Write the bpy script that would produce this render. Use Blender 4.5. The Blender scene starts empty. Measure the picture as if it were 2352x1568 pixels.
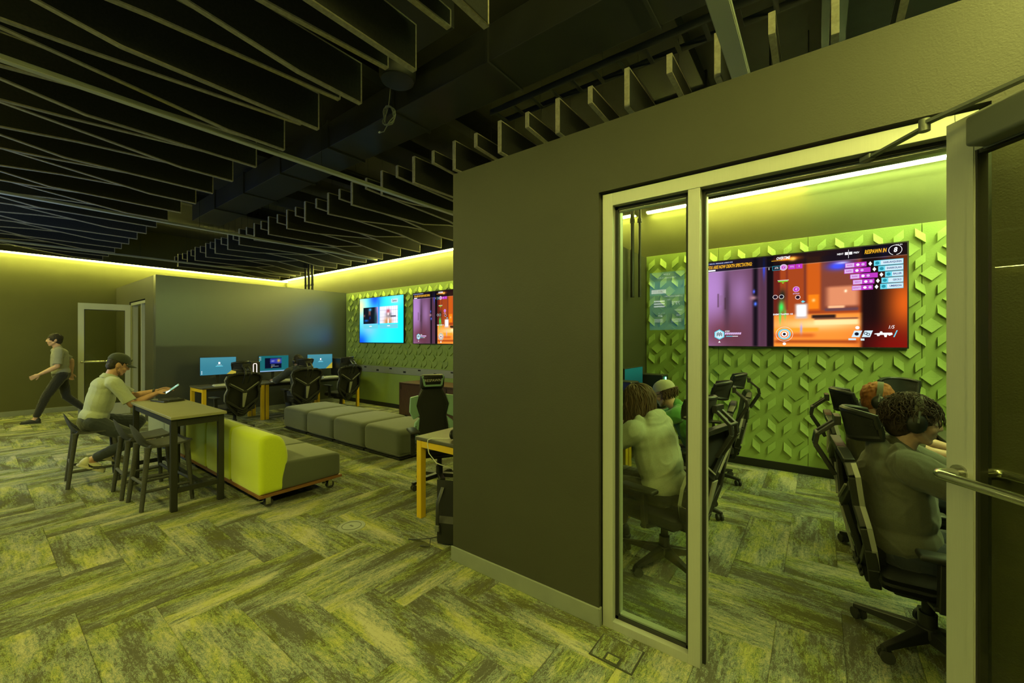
import bpy, bmesh, math, random
import numpy as np
from mathutils import Vector, Matrix, Euler
random.seed(7)
SC = bpy.context.scene
COL = SC.collection
R = math.radians
# ------------------------------------------------------------------ camera, world, exposure
cam = bpy.data.cameras.new('camera'); camo = bpy.data.objects.new('camera', cam); COL.objects.link(camo)
camo.location = (0, 0, 1.63); camo.rotation_euler = (R(90), 0, R(36.97))
cam.sensor_width = 36; cam.lens = 935 * 36 / 2352; cam.shift_y = -4 / 2352; cam.clip_start = 0.05
SC.camera = camo
w = bpy.data.worlds.new('world'); SC.world = w; w.use_nodes = True
w.node_tree.nodes['Background'].inputs[0].default_value = (0.02, 0.022, 0.02, 1)
w.node_tree.nodes['Background'].inputs[1].default_value = 1
SC.view_settings.view_transform = 'Standard'; SC.view_settings.look = 'None'
SC.view_settings.exposure = 0.0; SC.view_settings.gamma = 1; SC.view_settings.use_curve_mapping = False
SC.cycles.max_bounces = 8; SC.cycles.diffuse_bounces = 5; SC.cycles.sample_clamp_indirect = 4
LED_Y = (1.0, 0.985, 0.20)      # yellow light of the strips
LED_G = (0.74, 1.0, 0.28)      # greener strip over the right half of the booth
LED_S = 172.0

# room measures (metres)
XL, XR, YB, YR, ZC = -13.7, 1.2, 6.1, -1.3, 4.4     # left wall, right wall, screen wall, rear wall, slab
YP, TP, ZP = 2.15, 0.15, 2.855                       # partition face, thickness, height
XBL, XBR = -2.06, 1.75                               # booth inner faces

# ------------------------------------------------------------------ helpers
def tag(o, label=None, cat=None, group=None, kind=None):
    if label: o['label'] = label
    if cat: o['category'] = cat
    if group: o['group'] = group
    if kind: o['kind'] = kind
    return o
def thing(name, label, cat, loc=(0, 0, 0), rz=0.0, group=None):
    o = bpy.data.objects.new(name, None); COL.objects.link(o)
    o.empty_display_size = 0.1
    o.location = loc; o.rotation_euler = (0, 0, rz)
    return tag(o, label, cat, group)
def kids(o): return list(o.children)
def copy_tree(o, parent=None):
    c = o.copy(); COL.objects.link(c)
    if parent: c.parent = parent
    for ch in kids(o): copy_tree(ch, c)
    return c
def dup(o, loc, rz, label, group=None):
    c = copy_tree(o); c.location = loc; c.rotation_euler = (0, 0, rz); c['label'] = label
    if group: c['group'] = group
    return c
def V(*a): return Vector(a)

class MB:
    def __init__(s): s.v = []; s.f = []; s.M = Matrix()
    def add(s, vs, fs):
        n = len(s.v)
        s.v += [tuple(s.M @ Vector(p)) for p in vs]
        s.f += [tuple(i + n for i in f) for f in fs]
        return s
    def box(s, c, d, rot=None):
        hx, hy, hz = d[0] / 2, d[1] / 2, d[2] / 2
        vs = [Vector((x, y, z)) for z in (-hz, hz) for y in (-hy, hy) for x in (-hx, hx)]
        if rot: vs = [rot @ p for p in vs]
        c = Vector(c)
        return s.add([p + c for p in vs], [(0, 2, 3, 1), (4, 5, 7, 6), (0, 1, 5, 4), (2, 6, 7, 3), (0, 4, 6, 2), (1, 3, 7, 5)])
    def b2(s, a, b): return s.box([(a[i] + b[i]) / 2 for i in range(3)], [abs(b[i] - a[i]) for i in range(3)])
    def rbox(s, c, d, r=0.02, seg=3, rot=None, bulge=0.0):
        bm = bmesh.new(); bmesh.ops.create_cube(bm, size=1)
        for v in bm.verts: v.co = Vector((v.co.x * d[0], v.co.y * d[1], v.co.z * d[2]))
        if bulge:
            bmesh.ops.subdivide_edges(bm, edges=bm.edges[:], cuts=5, use_grid_fill=True)
        es = [e for e in bm.edges if len(e.link_faces) == 2 and e.calc_face_angle(0) > 0.5]
        bmesh.ops.bevel(bm, geom=es, offset=r, segments=seg, profile=0.5, affect='EDGES')
        if bulge:
            for v in bm.verts:
                x, y, z = v.co.x / d[0] * 2, v.co.y / d[1] * 2, v.co.z / d[2] * 2
                if z > 0: v.co.z += bulge * z * max(0, 1 - x * x) ** .6 * max(0, 1 - y * y) ** .6
        bm.verts.index_update(); c = Vector(c)
        vs = [((rot @ v.co) if rot else v.co.copy()) + c for v in bm.verts]
        fs = [tuple(v.index for v in f.verts) for f in bm.faces]
        bm.free(); return s.add(vs, fs)
    def prism(s, poly, a, b, axis='y'):
        # poly of (u, v) extruded along an axis from a to b
        def mk(u, v, w): return {'y': (u, w, v), 'x': (w, u, v), 'z': (u, v, w)}[axis]
        n = len(poly)
        vs = [mk(u, v, a) for u, v in poly] + [mk(u, v, b) for u, v in poly]
        fs = [tuple(range(n)), tuple(range(2 * n - 1, n - 1, -1))] + [((i + 1) % n, i, i + n, (i + 1) % n + n) for i in range(n)]
        return s.add(vs, fs)
    def tube(s, pts, r, n=8, closed=False, flat=None):
        pts = [Vector(p) for p in pts]; m = len(pts)
        rr = r if isinstance(r, (list, tuple)) else [r] * m
        vs = []; prev = None
        for i, p in enumerate(pts):
            a = pts[i - 1] if (i > 0 or closed) else p
            b = pts[(i + 1) % m] if (i < m - 1 or closed) else p
            t = (b - a).normalized()
            if prev is None:
                ref = Vector((0, 0, 1)) if abs(t.z) < .9 else Vector((1, 0, 0))
                u = t.cross(ref).normalized()
            else:
                u = (prev - t * prev.dot(t)); u = u.normalized() if u.length > 1e-6 else t.orthogonal().normalized()
            prev = u; w_ = t.cross(u)
            for k in range(n):
                q = 2 * math.pi * k / n + (math.pi / n)
                fl = flat or 1.0
                vs.append(p + (u * math.cos(q) + w_ * math.sin(q) * fl) * rr[i])
        fs = []
        for i in range(m if closed else m - 1):
            for k in range(n):
                a0 = i * n + k; a1 = i * n + (k + 1) % n; b0 = ((i + 1) % m) * n + k; b1 = ((i + 1) % m) * n + (k + 1) % n
                fs.append((a0, a1, b1, b0))
        if not closed: fs += [tuple(range(n - 1, -1, -1)), tuple(range((m - 1) * n, m * n))]
        return s.add(vs, fs)
    def cyl(s, p0, p1, r0, r1=None, n=16): return s.tube([p0, p1], [r0, r0 if r1 is None else r1], n)
    def bar(s, p0, p1, wd, th, up=(0, 0, 1)):
        # rectangular bar; wd measured along cross(dir, up), th along the third direction
        p0, p1 = Vector(p0), Vector(p1); d = (p1 - p0).normalized(); u = Vector(up)
        x = d.cross(u).normalized() * wd / 2; y = x.cross(d).normalized() * th / 2
        vs = [p + a * x + b * y for p in (p0, p1) for a, b in ((-1, -1), (1, -1), (1, 1), (-1, 1))]
        return s.add(vs, [(3, 2, 1, 0), (4, 5, 6, 7), (0, 1, 5, 4), (1, 2, 6, 5), (2, 3, 7, 6), (3, 0, 4, 7)])
    def cap(s, p0, r0, p1, r1, n=14, k=4):
        p0, p1 = Vector(p0), Vector(p1); d = p1 - p0; L = d.length
        if L < 1e-5: return s.ell(p0, (r0, r0, r0))
        d /= L; u = d.orthogonal().normalized(); w_ = d.cross(u)
        prof = [(-r0 * math.cos(i / k * math.pi / 2), r0 * math.sin(i / k * math.pi / 2)) for i in range(1, k + 1)]
        prof += [(L + r1 * math.sin(i / k * math.pi / 2), r1 * math.cos(i / k * math.pi / 2)) for i in range(0, k)]
        vs = [p0 - d * r0]
        for a, r in prof:
            vs += [p0 + d * a + (u * math.cos(2 * math.pi * j / n) + w_ * math.sin(2 * math.pi * j / n)) * r for j in range(n)]
        vs.append(p1 + d * r1); m = len(prof); fs = []
        for j in range(n): fs.append((0, 1 + (j + 1) % n, 1 + j))
        for i in range(m - 1):
            for j in range(n):
                a = 1 + i * n + j; b = 1 + i * n + (j + 1) % n
                fs.append((a, b, b + n, a + n))
        e = len(vs) - 1
        for j in range(n): fs.append((1 + (m - 1) * n + j, 1 + (m - 1) * n + (j + 1) % n, e))
        return s.add(vs, fs)
    def ell(s, c, rad, B=None, n=18, m=12):
        c = Vector(c); B = B or (Vector((1, 0, 0)), Vector((0, 1, 0)), Vector((0, 0, 1)))
        def pt(a, b): return c + B[0] * rad[0] * math.sin(a) * math.cos(b) + B[1] * rad[1] * math.sin(a) * math.sin(b) + B[2] * rad[2] * math.cos(a)
        vs = [pt(0, 0)] + [pt(math.pi * i / m, 2 * math.pi * j / n) for i in range(1, m) for j in range(n)] + [pt(math.pi, 0)]
        fs = [(0, 1 + j, 1 + (j + 1) % n) for j in range(n)]
        for i in range(m - 2):
            for j in range(n):
                a = 1 + i * n + j; b = 1 + i * n + (j + 1) % n; fs.append((a, a + n, b + n, b))
        e = len(vs) - 1
        fs += [(e, 1 + (m - 2) * n + (j + 1) % n, 1 + (m - 2) * n + j) for j in range(n)]
        return s.add(vs, fs)
    def lathe(s, prof, n=24, c=(0, 0, 0)):
        c = Vector(c); vs = [c + Vector((r * math.cos(2 * math.pi * j / n), r * math.sin(2 * math.pi * j / n), z)) for r, z in prof for j in range(n)]
        m = len(prof); fs = [(i * n + j, i * n + (j + 1) % n, (i + 1) * n + (j + 1) % n, (i + 1) * n + j) for i in range(m - 1) for j in range(n)]
        fs += [tuple(range(n - 1, -1, -1)), tuple(range((m - 1) * n, m * n))]
        return s.add(vs, fs)
    def grid(s, fn, nu, nv, th=None):
        # fn(i, j) -> point; th gives a solid with that offset vector function
        vs = [Vector(fn(i, j)) for i in range(nu) for j in range(nv)]
        q = [(i * nv + j, (i + 1) * nv + j, (i + 1) * nv + j + 1, i * nv + j + 1) for i in range(nu - 1) for j in range(nv - 1)]
        if th is None: return s.add(vs, q)
        n = len(vs); vs2 = [p + Vector(th) for p in vs]
        fs = q + [tuple(x + n for x in f[::-1]) for f in q]
        rim = [i * nv for i in range(nu)] + [(nu - 1) * nv + j for j in range(1, nv)] + [i * nv + nv - 1 for i in range(nu - 2, -1, -1)] + [j for j in range(nv - 2, 0, -1)]
        for a, b in zip(rim, rim[1:] + rim[:1]): fs.append((b, a, a + n, b + n))
        return s.add(vs + vs2, fs)
    def mesh(s, name):
        me = bpy.data.meshes.new(name); me.from_pydata(s.v, [], s.f); me.update(); return me
    def build(s, name, mat, parent=None, smooth=False, bevel=0.0, flip=True):
        me = s.mesh(name)
        bm = bmesh.new(); bm.from_mesh(me)
        bmesh.ops.recalc_face_normals(bm, faces=bm.faces[:])
        bm.to_mesh(me); bm.free()
        return link(name, me, mat, parent, smooth, bevel)
def link(name, me, mat, parent=None, smooth=False, bevel=0.0):
    o = bpy.data.objects.new(name, me); COL.objects.link(o)
    if mat: me.materials.append(mat)
    if smooth:
        me.shade_smooth()
        if smooth == 'auto': me.set_sharp_from_angle(angle=R(38))
    if parent: o.parent = parent
    if bevel:
        m = o.modifiers.new('bevel', 'BEVEL'); m.width = bevel; m.segments = 2; m.limit_method = 'ANGLE'
    return o

# ------------------------------------------------------------------ materials
def mat(name, col, rough=0.55, metal=0.0, var=0.0, vscale=8.0, bump=0.0, bscale=200.0, stretch=None, spec=0.5, col2=None, coat=0.0, sheen=0.0):
    m = bpy.data.materials.new(name); m.use_nodes = True
    nt = m.node_tree; b = nt.nodes['Principled BSDF']
    b.inputs['Base Color'].default_value = (*col, 1); b.inputs['Roughness'].default_value = rough
    b.inputs['Metallic'].default_value = metal; b.inputs['Specular IOR Level'].default_value = spec
    if coat: b.inputs['Coat Weight'].default_value = coat; b.inputs['Coat Roughness'].default_value = 0.32
    if sheen: b.inputs['Sheen Weight'].default_value = sheen; b.inputs['Sheen Roughness'].default_value = 0.5
    tc = nt.nodes.new('ShaderNodeTexCoord'); mp = nt.nodes.new('ShaderNodeMapping')
    nt.links.new(tc.outputs['Object'], mp.inputs['Vector'])
    if stretch: mp.inputs['Scale'].default_value = stretch
    n = nt.nodes.new('ShaderNodeTexNoise'); n.inputs['Scale'].default_value = vscale; n.inputs['Detail'].default_value = 5
    nt.links.new(mp.outputs[0], n.inputs['Vector'])
    c2 = col2 or tuple(c * (1 - var) for c in col)
    mx = nt.nodes.new('ShaderNodeMix'); mx.data_type = 'RGBA'
    mx.inputs[6].default_value = (*col, 1); mx.inputs[7].default_value = (*c2, 1)
    cr = nt.nodes.new('ShaderNodeValToRGB'); cr.color_ramp.elements[0].position = .35; cr.color_ramp.elements[1].position = .65
    nt.links.new(n.outputs['Fac'], cr.inputs[0]); nt.links.new(cr.outputs[0], mx.inputs[0]); nt.links.new(mx.outputs[2], b.inputs['Base Color'])
    if bump:
        n2 = nt.nodes.new('ShaderNodeTexNoise'); n2.inputs['Scale'].default_value = bscale; n2.inputs['Detail'].default_value = 3
        nt.links.new(mp.outputs[0], n2.inputs['Vector'])
        bp = nt.nodes.new('ShaderNodeBump'); bp.inputs['Strength'].default_value = bump; bp.inputs['Distance'].default_value = 0.004
        nt.links.new(n2.outputs['Fac'], bp.inputs['Height']); nt.links.new(bp.outputs[0], b.inputs['Normal'])
    return m
def emit(name, col, s):
    m = bpy.data.materials.new(name); m.use_nodes = True; nt = m.node_tree; nt.nodes.clear()
    e = nt.nodes.new('ShaderNodeEmission'); o = nt.nodes.new('ShaderNodeOutputMaterial')
    e.inputs[0].default_value = (*col, 1); e.inputs[1].default_value = s; nt.links.new(e.outputs[0], o.inputs[0]); return m
def emit_attr(name, s):
    m = bpy.data.materials.new(name); m.use_nodes = True; nt = m.node_tree; nt.nodes.clear()
    e = nt.nodes.new('ShaderNodeEmission'); o = nt.nodes.new('ShaderNodeOutputMaterial'); a = nt.nodes.new('ShaderNodeAttribute')
    a.attribute_name = 'picture'; nt.links.new(a.outputs['Color'], e.inputs[0]); e.inputs[1].default_value = s
    nt.links.new(e.outputs[0], o.inputs[0]); return m
def glass(name, tint=(0.92, 0.96, 0.9), refl=1.5):
    m = bpy.data.materials.new(name); m.use_nodes = True; nt = m.node_tree; nt.nodes.clear()
    o = nt.nodes.new('ShaderNodeOutputMaterial'); tr = nt.nodes.new('ShaderNodeBsdfTransparent'); gl = nt.nodes.new('ShaderNodeBsdfGlossy')
    tr.inputs[0].default_value = (*tint, 1); gl.inputs['Roughness'].default_value = 0.0
    fr = nt.nodes.new('ShaderNodeFresnel'); fr.inputs[0].default_value = refl
    mx = nt.nodes.new('ShaderNodeMixShader'); ge = nt.nodes.new('ShaderNodeNewGeometry'); m1 = nt.nodes.new('ShaderNodeMath'); m1.operation = 'SUBTRACT'; m1.inputs[0].default_value = 1.6
    m2 = nt.nodes.new('ShaderNodeMath'); m2.operation = 'MULTIPLY'; m3 = nt.nodes.new('ShaderNodeMath'); m3.operation = 'MULTIPLY'; m3.inputs[1].default_value = 1.6
    nt.links.new(ge.outputs['Backfacing'], m3.inputs[0]); nt.links.new(m3.outputs[0], m1.inputs[1]); nt.links.new(m1.outputs[0], m2.inputs[0]); nt.links.new(fr.outputs[0], m2.inputs[1])
    nt.links.new(m2.outputs[0], mx.inputs[0]); nt.links.new(tr.outputs[0], mx.inputs[1]); nt.links.new(gl.outputs[0], mx.inputs[2])
    nt.links.new(mx.outputs[0], o.inputs[0]); return m
def lin(r, g, b): return tuple((c / 255 / 12.92) if c < 11 else ((c / 255 + .055) / 1.055) ** 2.4 for c in (r, g, b))

M = {}
M['wall'] = mat('dark_wall_paint', (.038, .038, .024), .55, var=.08, vscale=3, bump=.25, bscale=170)
M['wall2'] = mat('charcoal_wall_paint', (.026, .032, .037), .32, var=.05, vscale=3, spec=1.0, coat=1.0)
M['wall_g'] = mat('olive_green_wall_paint', (.075, .075, .018), .6, var=.06, vscale=3, bump=.25, bscale=170)
M['box_trim'] = mat('dark_bronze_trim', (.035, .034, .025), .6)
M['rubber'] = mat('grey_rubber_base', (.20, .215, .19), .5, var=.1)
M['slab'] = mat('black_ceiling_paint', (.02, .02, .021), .8, var=.2)
M['duct'] = mat('black_painted_duct', (.016, .017, .020), .55, var=.25, vscale=4)
M['alu'] = mat('clear_anodised_aluminium', (.42, .43, .40), .42, metal=.35, var=.04, stretch=(40, 40, 1))
M['alu_dk'] = mat('grey_painted_closer_metal', (.13, .14, .125), .45, metal=.3, var=.05)
M['gasket'] = mat('black_gasket_rubber', (.012, .012, .012), .6)
M['steel'] = mat('brushed_steel', (.55, .55, .5), .25, metal=1.0, var=.06, stretch=(2, 60, 60))
M['glass'] = glass('clear_glass'); M['glass_dk'] = glass('door_glass', (.88, .9, .78), 1.25)
M['felt'] = mat('black_felt_face', (.02, .02, .022), .9, var=.3, vscale=60)
M['felt_edge'] = mat('tan_baffle_edge', (.42, .38, .30), .8, var=.25, vscale=40)
M['tile'] = mat('green_wall_panel_paint', (.36, .48, .13), .6, var=.07, vscale=4, bump=.35, bscale=90)
M['raceway'] = mat('grey_steel_raceway', (.40, .42, .40), .45, metal=.2, var=.05)
M['black'] = mat('black_plastic', (.014, .014, .015), .45, var=.15)
M['black_m'] = mat('matte_black_metal', (.02, .02, .02), .5, metal=.2, var=.2)
M['mesh'] = mat('black_mesh_fabric', (.012, .012, .014), .8, var=.3, vscale=300, bump=.5, bscale=600)
M['trim'] = mat('silver_plastic_trim', (.26, .26, .23), .4, var=.06)
M['yellow'] = mat('yellow_powder_coat', (.62, .40, .012), .45, var=.06)
M['desktop'] = mat('dark_desk_laminate', (.075, .068, .055), .4, var=.12, vscale=12)
M['tabletop'] = mat('putty_laminate', (.25, .235, .15), .45, var=.05, bump=.05)
M['stool'] = mat('charcoal_stool_plastic', (.05, .05, .052), .75, var=.25, vscale=90, bump=.3, bscale=300)
M['lime'] = mat('lime_upholstery', (.52, .61, .012), .85, var=.12, vscale=250, bump=.4, bscale=500, sheen=.3)
M['greyup'] = mat('grey_upholstery', (.066, .074, .054), .9, var=.15, vscale=250, bump=.4, bscale=500, sheen=.3)
M['paleup'] = mat('pale_sage_upholstery', (.26, .27, .16), .9, var=.12, vscale=250, bump=.3, bscale=500)
M['ply'] = mat('walnut_plywood_edge', (.20, .085, .03), .5, var=.3, vscale=10, stretch=(1, 1, 14))
M['walnut'] = mat('walnut_veneer', (.085, .035, .018), .45, var=.45, vscale=9, stretch=(14, 14, 1))
M['teal'] = mat('teal_chair_vinyl', (.25, .42, .34), .5, var=.06)
M['wheel'] = mat('caster_rubber', (.03, .03, .03), .6)
M['keys'] = mat('pale_keycaps', (.55, .56, .5), .5)
M['white'] = mat('white_plastic', (.6, .6, .57), .5)
M['led_y'] = emit('yellow_led_diffuser', LED_Y, LED_S)
M['led_g'] = emit('green_yellow_led_diffuser', LED_G, LED_S * 1.0); M['led_g2'] = emit('booth_fill_led', LED_G, LED_S * 1.9)
M['led_y2'] = emit('yellow_led_bright', LED_Y, LED_S * 2.2)
M['wash_y'] = emit('yellow_wall_wash_led', LED_Y, LED_S * .44); M['wash_g'] = emit('green_yellow_wall_wash_led', LED_G, LED_S * .28)
M['ledpc_w'] = emit('warm_white_pc_light', (1, .75, .6), 2.5)
M['ledpc_g'] = emit('green_pc_light', (.12, 1, .5), 12.0)
M['keyglow'] = emit('green_key_backlight', (.12, 1, .35), 0.8)
# ------------------------------------------------------------------ setting
def struct(name, mb, m, parent=None, **k):
    o = mb.build(name, m, parent, **k)
    if not parent: o['kind'] = 'structure'
    return o
struct('wall_left', MB().b2((XL - .15, YR - .15, 0), (XL, YB + .15, ZC)), M['wall_g'])
struct('wall_back', MB().b2((XL - .15, YB, 0), (XBR + .15, YB + .15, ZC)), M['wall_g'])
struct('wall_rear', MB().b2((XL - .15, YR - .15, 0), (XR + .15, YR, ZC)), M['wall'])
struct('wall_right', MB().b2((XR, YR - .15, 0), (XR + .15, YP, ZC)).b2((XBR, YP + TP, 0), (XBR + .15, YB, ZC)).b2((XR, YP, ZP), (XBR + .15, YP + TP, ZC)), M['wall'])
struct('ceiling', MB().b2((XL - .15, YR - .15, ZC), (XBR + .2, YB + .15, ZC + .15)), M['slab'])
# booth partition: solid length, header over the glazing, short return by the hinge side
XF0, XF1, ZF = -1.0, 0.485, 2.468
pm = MB()
pm.prism([(-2.165, 0), (XF0, 0), (XF0, ZF), (XF1, ZF), (XF1, 0), (XBR, 0), (XBR, ZP), (-2.165, ZP)], YP, YP + TP, 'y')
struct('wall_front', pm, M['wall'])
struct('wall_side', MB().b2((-2.165, YP + TP, 0), (XBL, YB, ZP)), M['wall'])
# far booth in the corner: side wall, front wall with its opening
XS = -10.17
struct('wall_corner', MB().b2((XS - .15, 2.13, 0), (XS, YB, ZP + .03)), M['wall2'])
struct('wall_entry', MB().prism([(XL, 0), (-12.32, 0), (-12.32, 2.47), (-10.95, 2.47), (-10.95, 0), (XS - .15, 0), (XS - .15, ZP + .03), (XL, ZP + .03)], 2.13, 2.28, 'y'), M['wall'])
# baseboards
struct('baseboard_front', MB().b2((-2.177, YP - .012, 0), (XF0 + .003, YP, .105)).b2((XF0, YP - .012, 0), (XF0 + .012, YP + .02, .105)), M['rubber'], bevel=.004)
struct('baseboard_left', MB().b2((XL, YR, 0), (XL + .012, 2.13, .11)), M['rubber'], bevel=.004)
struct('baseboard_back', MB().b2((XS, YB - .03, 0), (-2.165, YB - .018, .1)).b2((XBL, YB - .03, 0), (XBR, YB - .012, .1)), M['black'], bevel=.004)
struct('baseboard_corner', MB().b2((XS, 2.13, 0), (XS + .012, YB, .1)), M['rubber'])
struct('baseboard_side', MB().b2((-2.177, 2.17, 0), (-2.165, YB, .1)), M['rubber'])

# ---- carpet planks, herringbone, each plank a piece of the floor
def carpet():
    m = bpy.data.materials.new('patina_carpet'); m.use_nodes = True; nt = m.node_tree; b = nt.nodes['Principled BSDF']
    b.inputs['Roughness'].default_value = .95; b.inputs['Specular IOR Level'].default_value = .1
    uv = nt.nodes.new('ShaderNodeUVMap'); uv.uv_map = 'plank'
    def noise(sx, sy, det, rough, off=0.0, dist=0.0):
        mp = nt.nodes.new('ShaderNodeMapping'); mp.inputs['Scale'].default_value = (sx, sy, 1); mp.inputs['Location'].default_value = (off, off * .7, 0)
        n = nt.nodes.new('ShaderNodeTexNoise'); n.inputs['Scale'].default_value = 1; n.inputs['Detail'].default_value = det; n.inputs['Roughness'].default_value = rough; n.inputs['Distortion'].default_value = dist
        nt.links.new(uv.outputs[0], mp.inputs[0]); nt.links.new(mp.outputs[0], n.inputs['Vector']); return n.outputs['Fac']
    def math_(op, a, c):
        n = nt.nodes.new('ShaderNodeMath'); n.operation = op
        for i, x in enumerate((a, c)):
            if isinstance(x, float): n.inputs[i].default_value = x
            else: nt.links.new(x, n.inputs[i])
        return n.outputs[0]
    big = noise(1.3, 4.2, 3, .55, 0, .4); streak = noise(3.5, 46, 5, .7, 7, .3); grain = noise(150, 210, 2, .8, 3); flake = noise(26, 62, 4, .8, 11, .8)
    a = math_('ADD', math_('MULTIPLY', big, 1.0), math_('MULTIPLY', streak, .45)); a = math_('ADD', a, math_('MULTIPLY', flake, .75)); a = math_('ADD', a, math_('MULTIPLY', grain, .55))
    r = nt.nodes.new('ShaderNodeValToRGB'); e = r.color_ramp.elements
    e[0].position = 1.28 / 2.0; e[0].color = (.082, .079, .066, 1); e[1].position = 1.58 / 2.0; e[1].color = (.37, .345, .255, 1)
    for p, c in ((1.35, (.13, .127, .11)), (1.395, (.17, .225, .195)), (1.46, (.235, .225, .17))):
        q = e.new(p / 2.0); q.color = (*c, 1)
    nt.links.new(math_('MULTIPLY', a, .5), r.inputs[0])
    lime = noise(2.2, 5.5, 4, .65, 21, .6); lm = nt.nodes.new('ShaderNodeValToRGB'); lm.color_ramp.elements[0].position = .46; lm.color_ramp.elements[1].position = .58; nt.links.new(lime, lm.inputs[0])
    mx = nt.nodes.new('ShaderNodeMix'); mx.data_type = 'RGBA'; mx.blend_type = 'MULTIPLY'; mx.inputs[7].default_value = (.97, 1.0, .5, 1)
    nt.links.new(lm.outputs[0], mx.inputs[0]); nt.links.new(r.outputs[0], mx.inputs[6]); nt.links.new(mx.outputs[2], b.inputs['Base Color'])
    bp = nt.nodes.new('ShaderNodeBump'); bp.inputs['Strength'].default_value = .5; bp.inputs['Distance'].default_value = .004
    nt.links.new(grain, bp.inputs['Height']); nt.links.new(bp.outputs[0], b.inputs['Normal'])
    return m
M['carpet'] = carpet()
floor = struct('floor', MB().b2((XL, YR, -.12), (XBR, YB, -.008)), M['black'])
def carpet_planks():
    W, K = .305, 3; rng = random.Random(3); planks = []
    ox, oy = .11, .07
    for i in range(-52, 12):
        for j in range(-8, 26):
            s = (i - j) % (2 * K)
            if s == 0: x0, y0, x1, y1, along = i * W, j * W, (i + K) * W, (j + 1) * W, 0
            elif s == 2 * K - 1: x0, y0, x1, y1, along = i * W, j * W, (i + 1) * W, (j + K) * W, 1
            else: continue
            x0 += ox; x1 += ox; y0 += oy; y1 += oy
            bx0, by0 = x0, y0
            x0, x1 = max(x0, XL), min(x1, XBR); y0, y1 = max(y0, YR), min(y1, YB)
            if x1 - x0 < .02 or y1 - y0 < .02: continue
            cx, cy = (x0 + x1) / 2, (y0 + y1) / 2
            dep = -cx * .601 + cy * .799; lat = cx * .799 + cy * .601
            vis = dep > .9 and abs(lat) < dep * 1.35 + .6
            size = (1 / max(dep, .3)) if vis else -1
            planks.append((size, x0, y0, x1, y1, along, bx0, by0))
    planks.sort(reverse=True)
    def geo(p):
        _, x0, y0, x1, y1, al, bx, by = p; g = .0006; c = .003; h = rng.uniform(-.0008, .0006)
        x0 += g; y0 += g; x1 -= g; y1 -= g
        vs = [(x0, y0, -.01), (x1, y0, -.01), (x1, y1, -.01), (x0, y1, -.01), (x0, y0, h - .0025), (x1, y0, h - .0025), (x1, y1, h - .0025), (x0, y1, h - .0025),
              (x0 + c, y0 + c, h), (x1 - c, y0 + c, h), (x1 - c, y1 - c, h), (x0 + c, y1 - c, h)]
        fs = [(0, 1, 5, 4), (1, 2, 6, 5), (2, 3, 7, 6), (3, 0, 4, 7), (4, 5, 9, 8), (5, 6, 10, 9), (6, 7, 11, 10), (7, 4, 8, 11), (8, 9, 10, 11)]
        u0, v0 = rng.uniform(0, 60), rng.uniform(0, 60); sg = rng.choice((-1, 1))
        uv = [((x - bx, y - by) if al == 0 else (y - by, x - bx)) for x, y, z in vs]
        return vs, fs, [(u0 + sg * a, v0 + b) for a, b in uv]
    def make(name, ps, parent):
        vs, fs, uvs = [], [], []
        for p in ps:
            v, f, u = geo(p); n = len(vs); vs += v; fs += [tuple(i + n for i in q) for q in f]; uvs += u
        me = bpy.data.meshes.new(name); me.from_pydata(vs, [], fs); ul = me.uv_layers.new(name='plank')
        li = np.zeros(len(me.loops), dtype=np.int32); me.loops.foreach_get('vertex_index', li)
        ul.data.foreach_set('uv', np.array(uvs, dtype=np.float32)[li].ravel())
        return link(name, me, M['carpet'], parent)
    for p in planks[:300]: make('carpet_plank', [p], floor)
    tag(make('carpet_planks', planks[300:], floor), kind='stuff')
carpet_planks()

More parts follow.
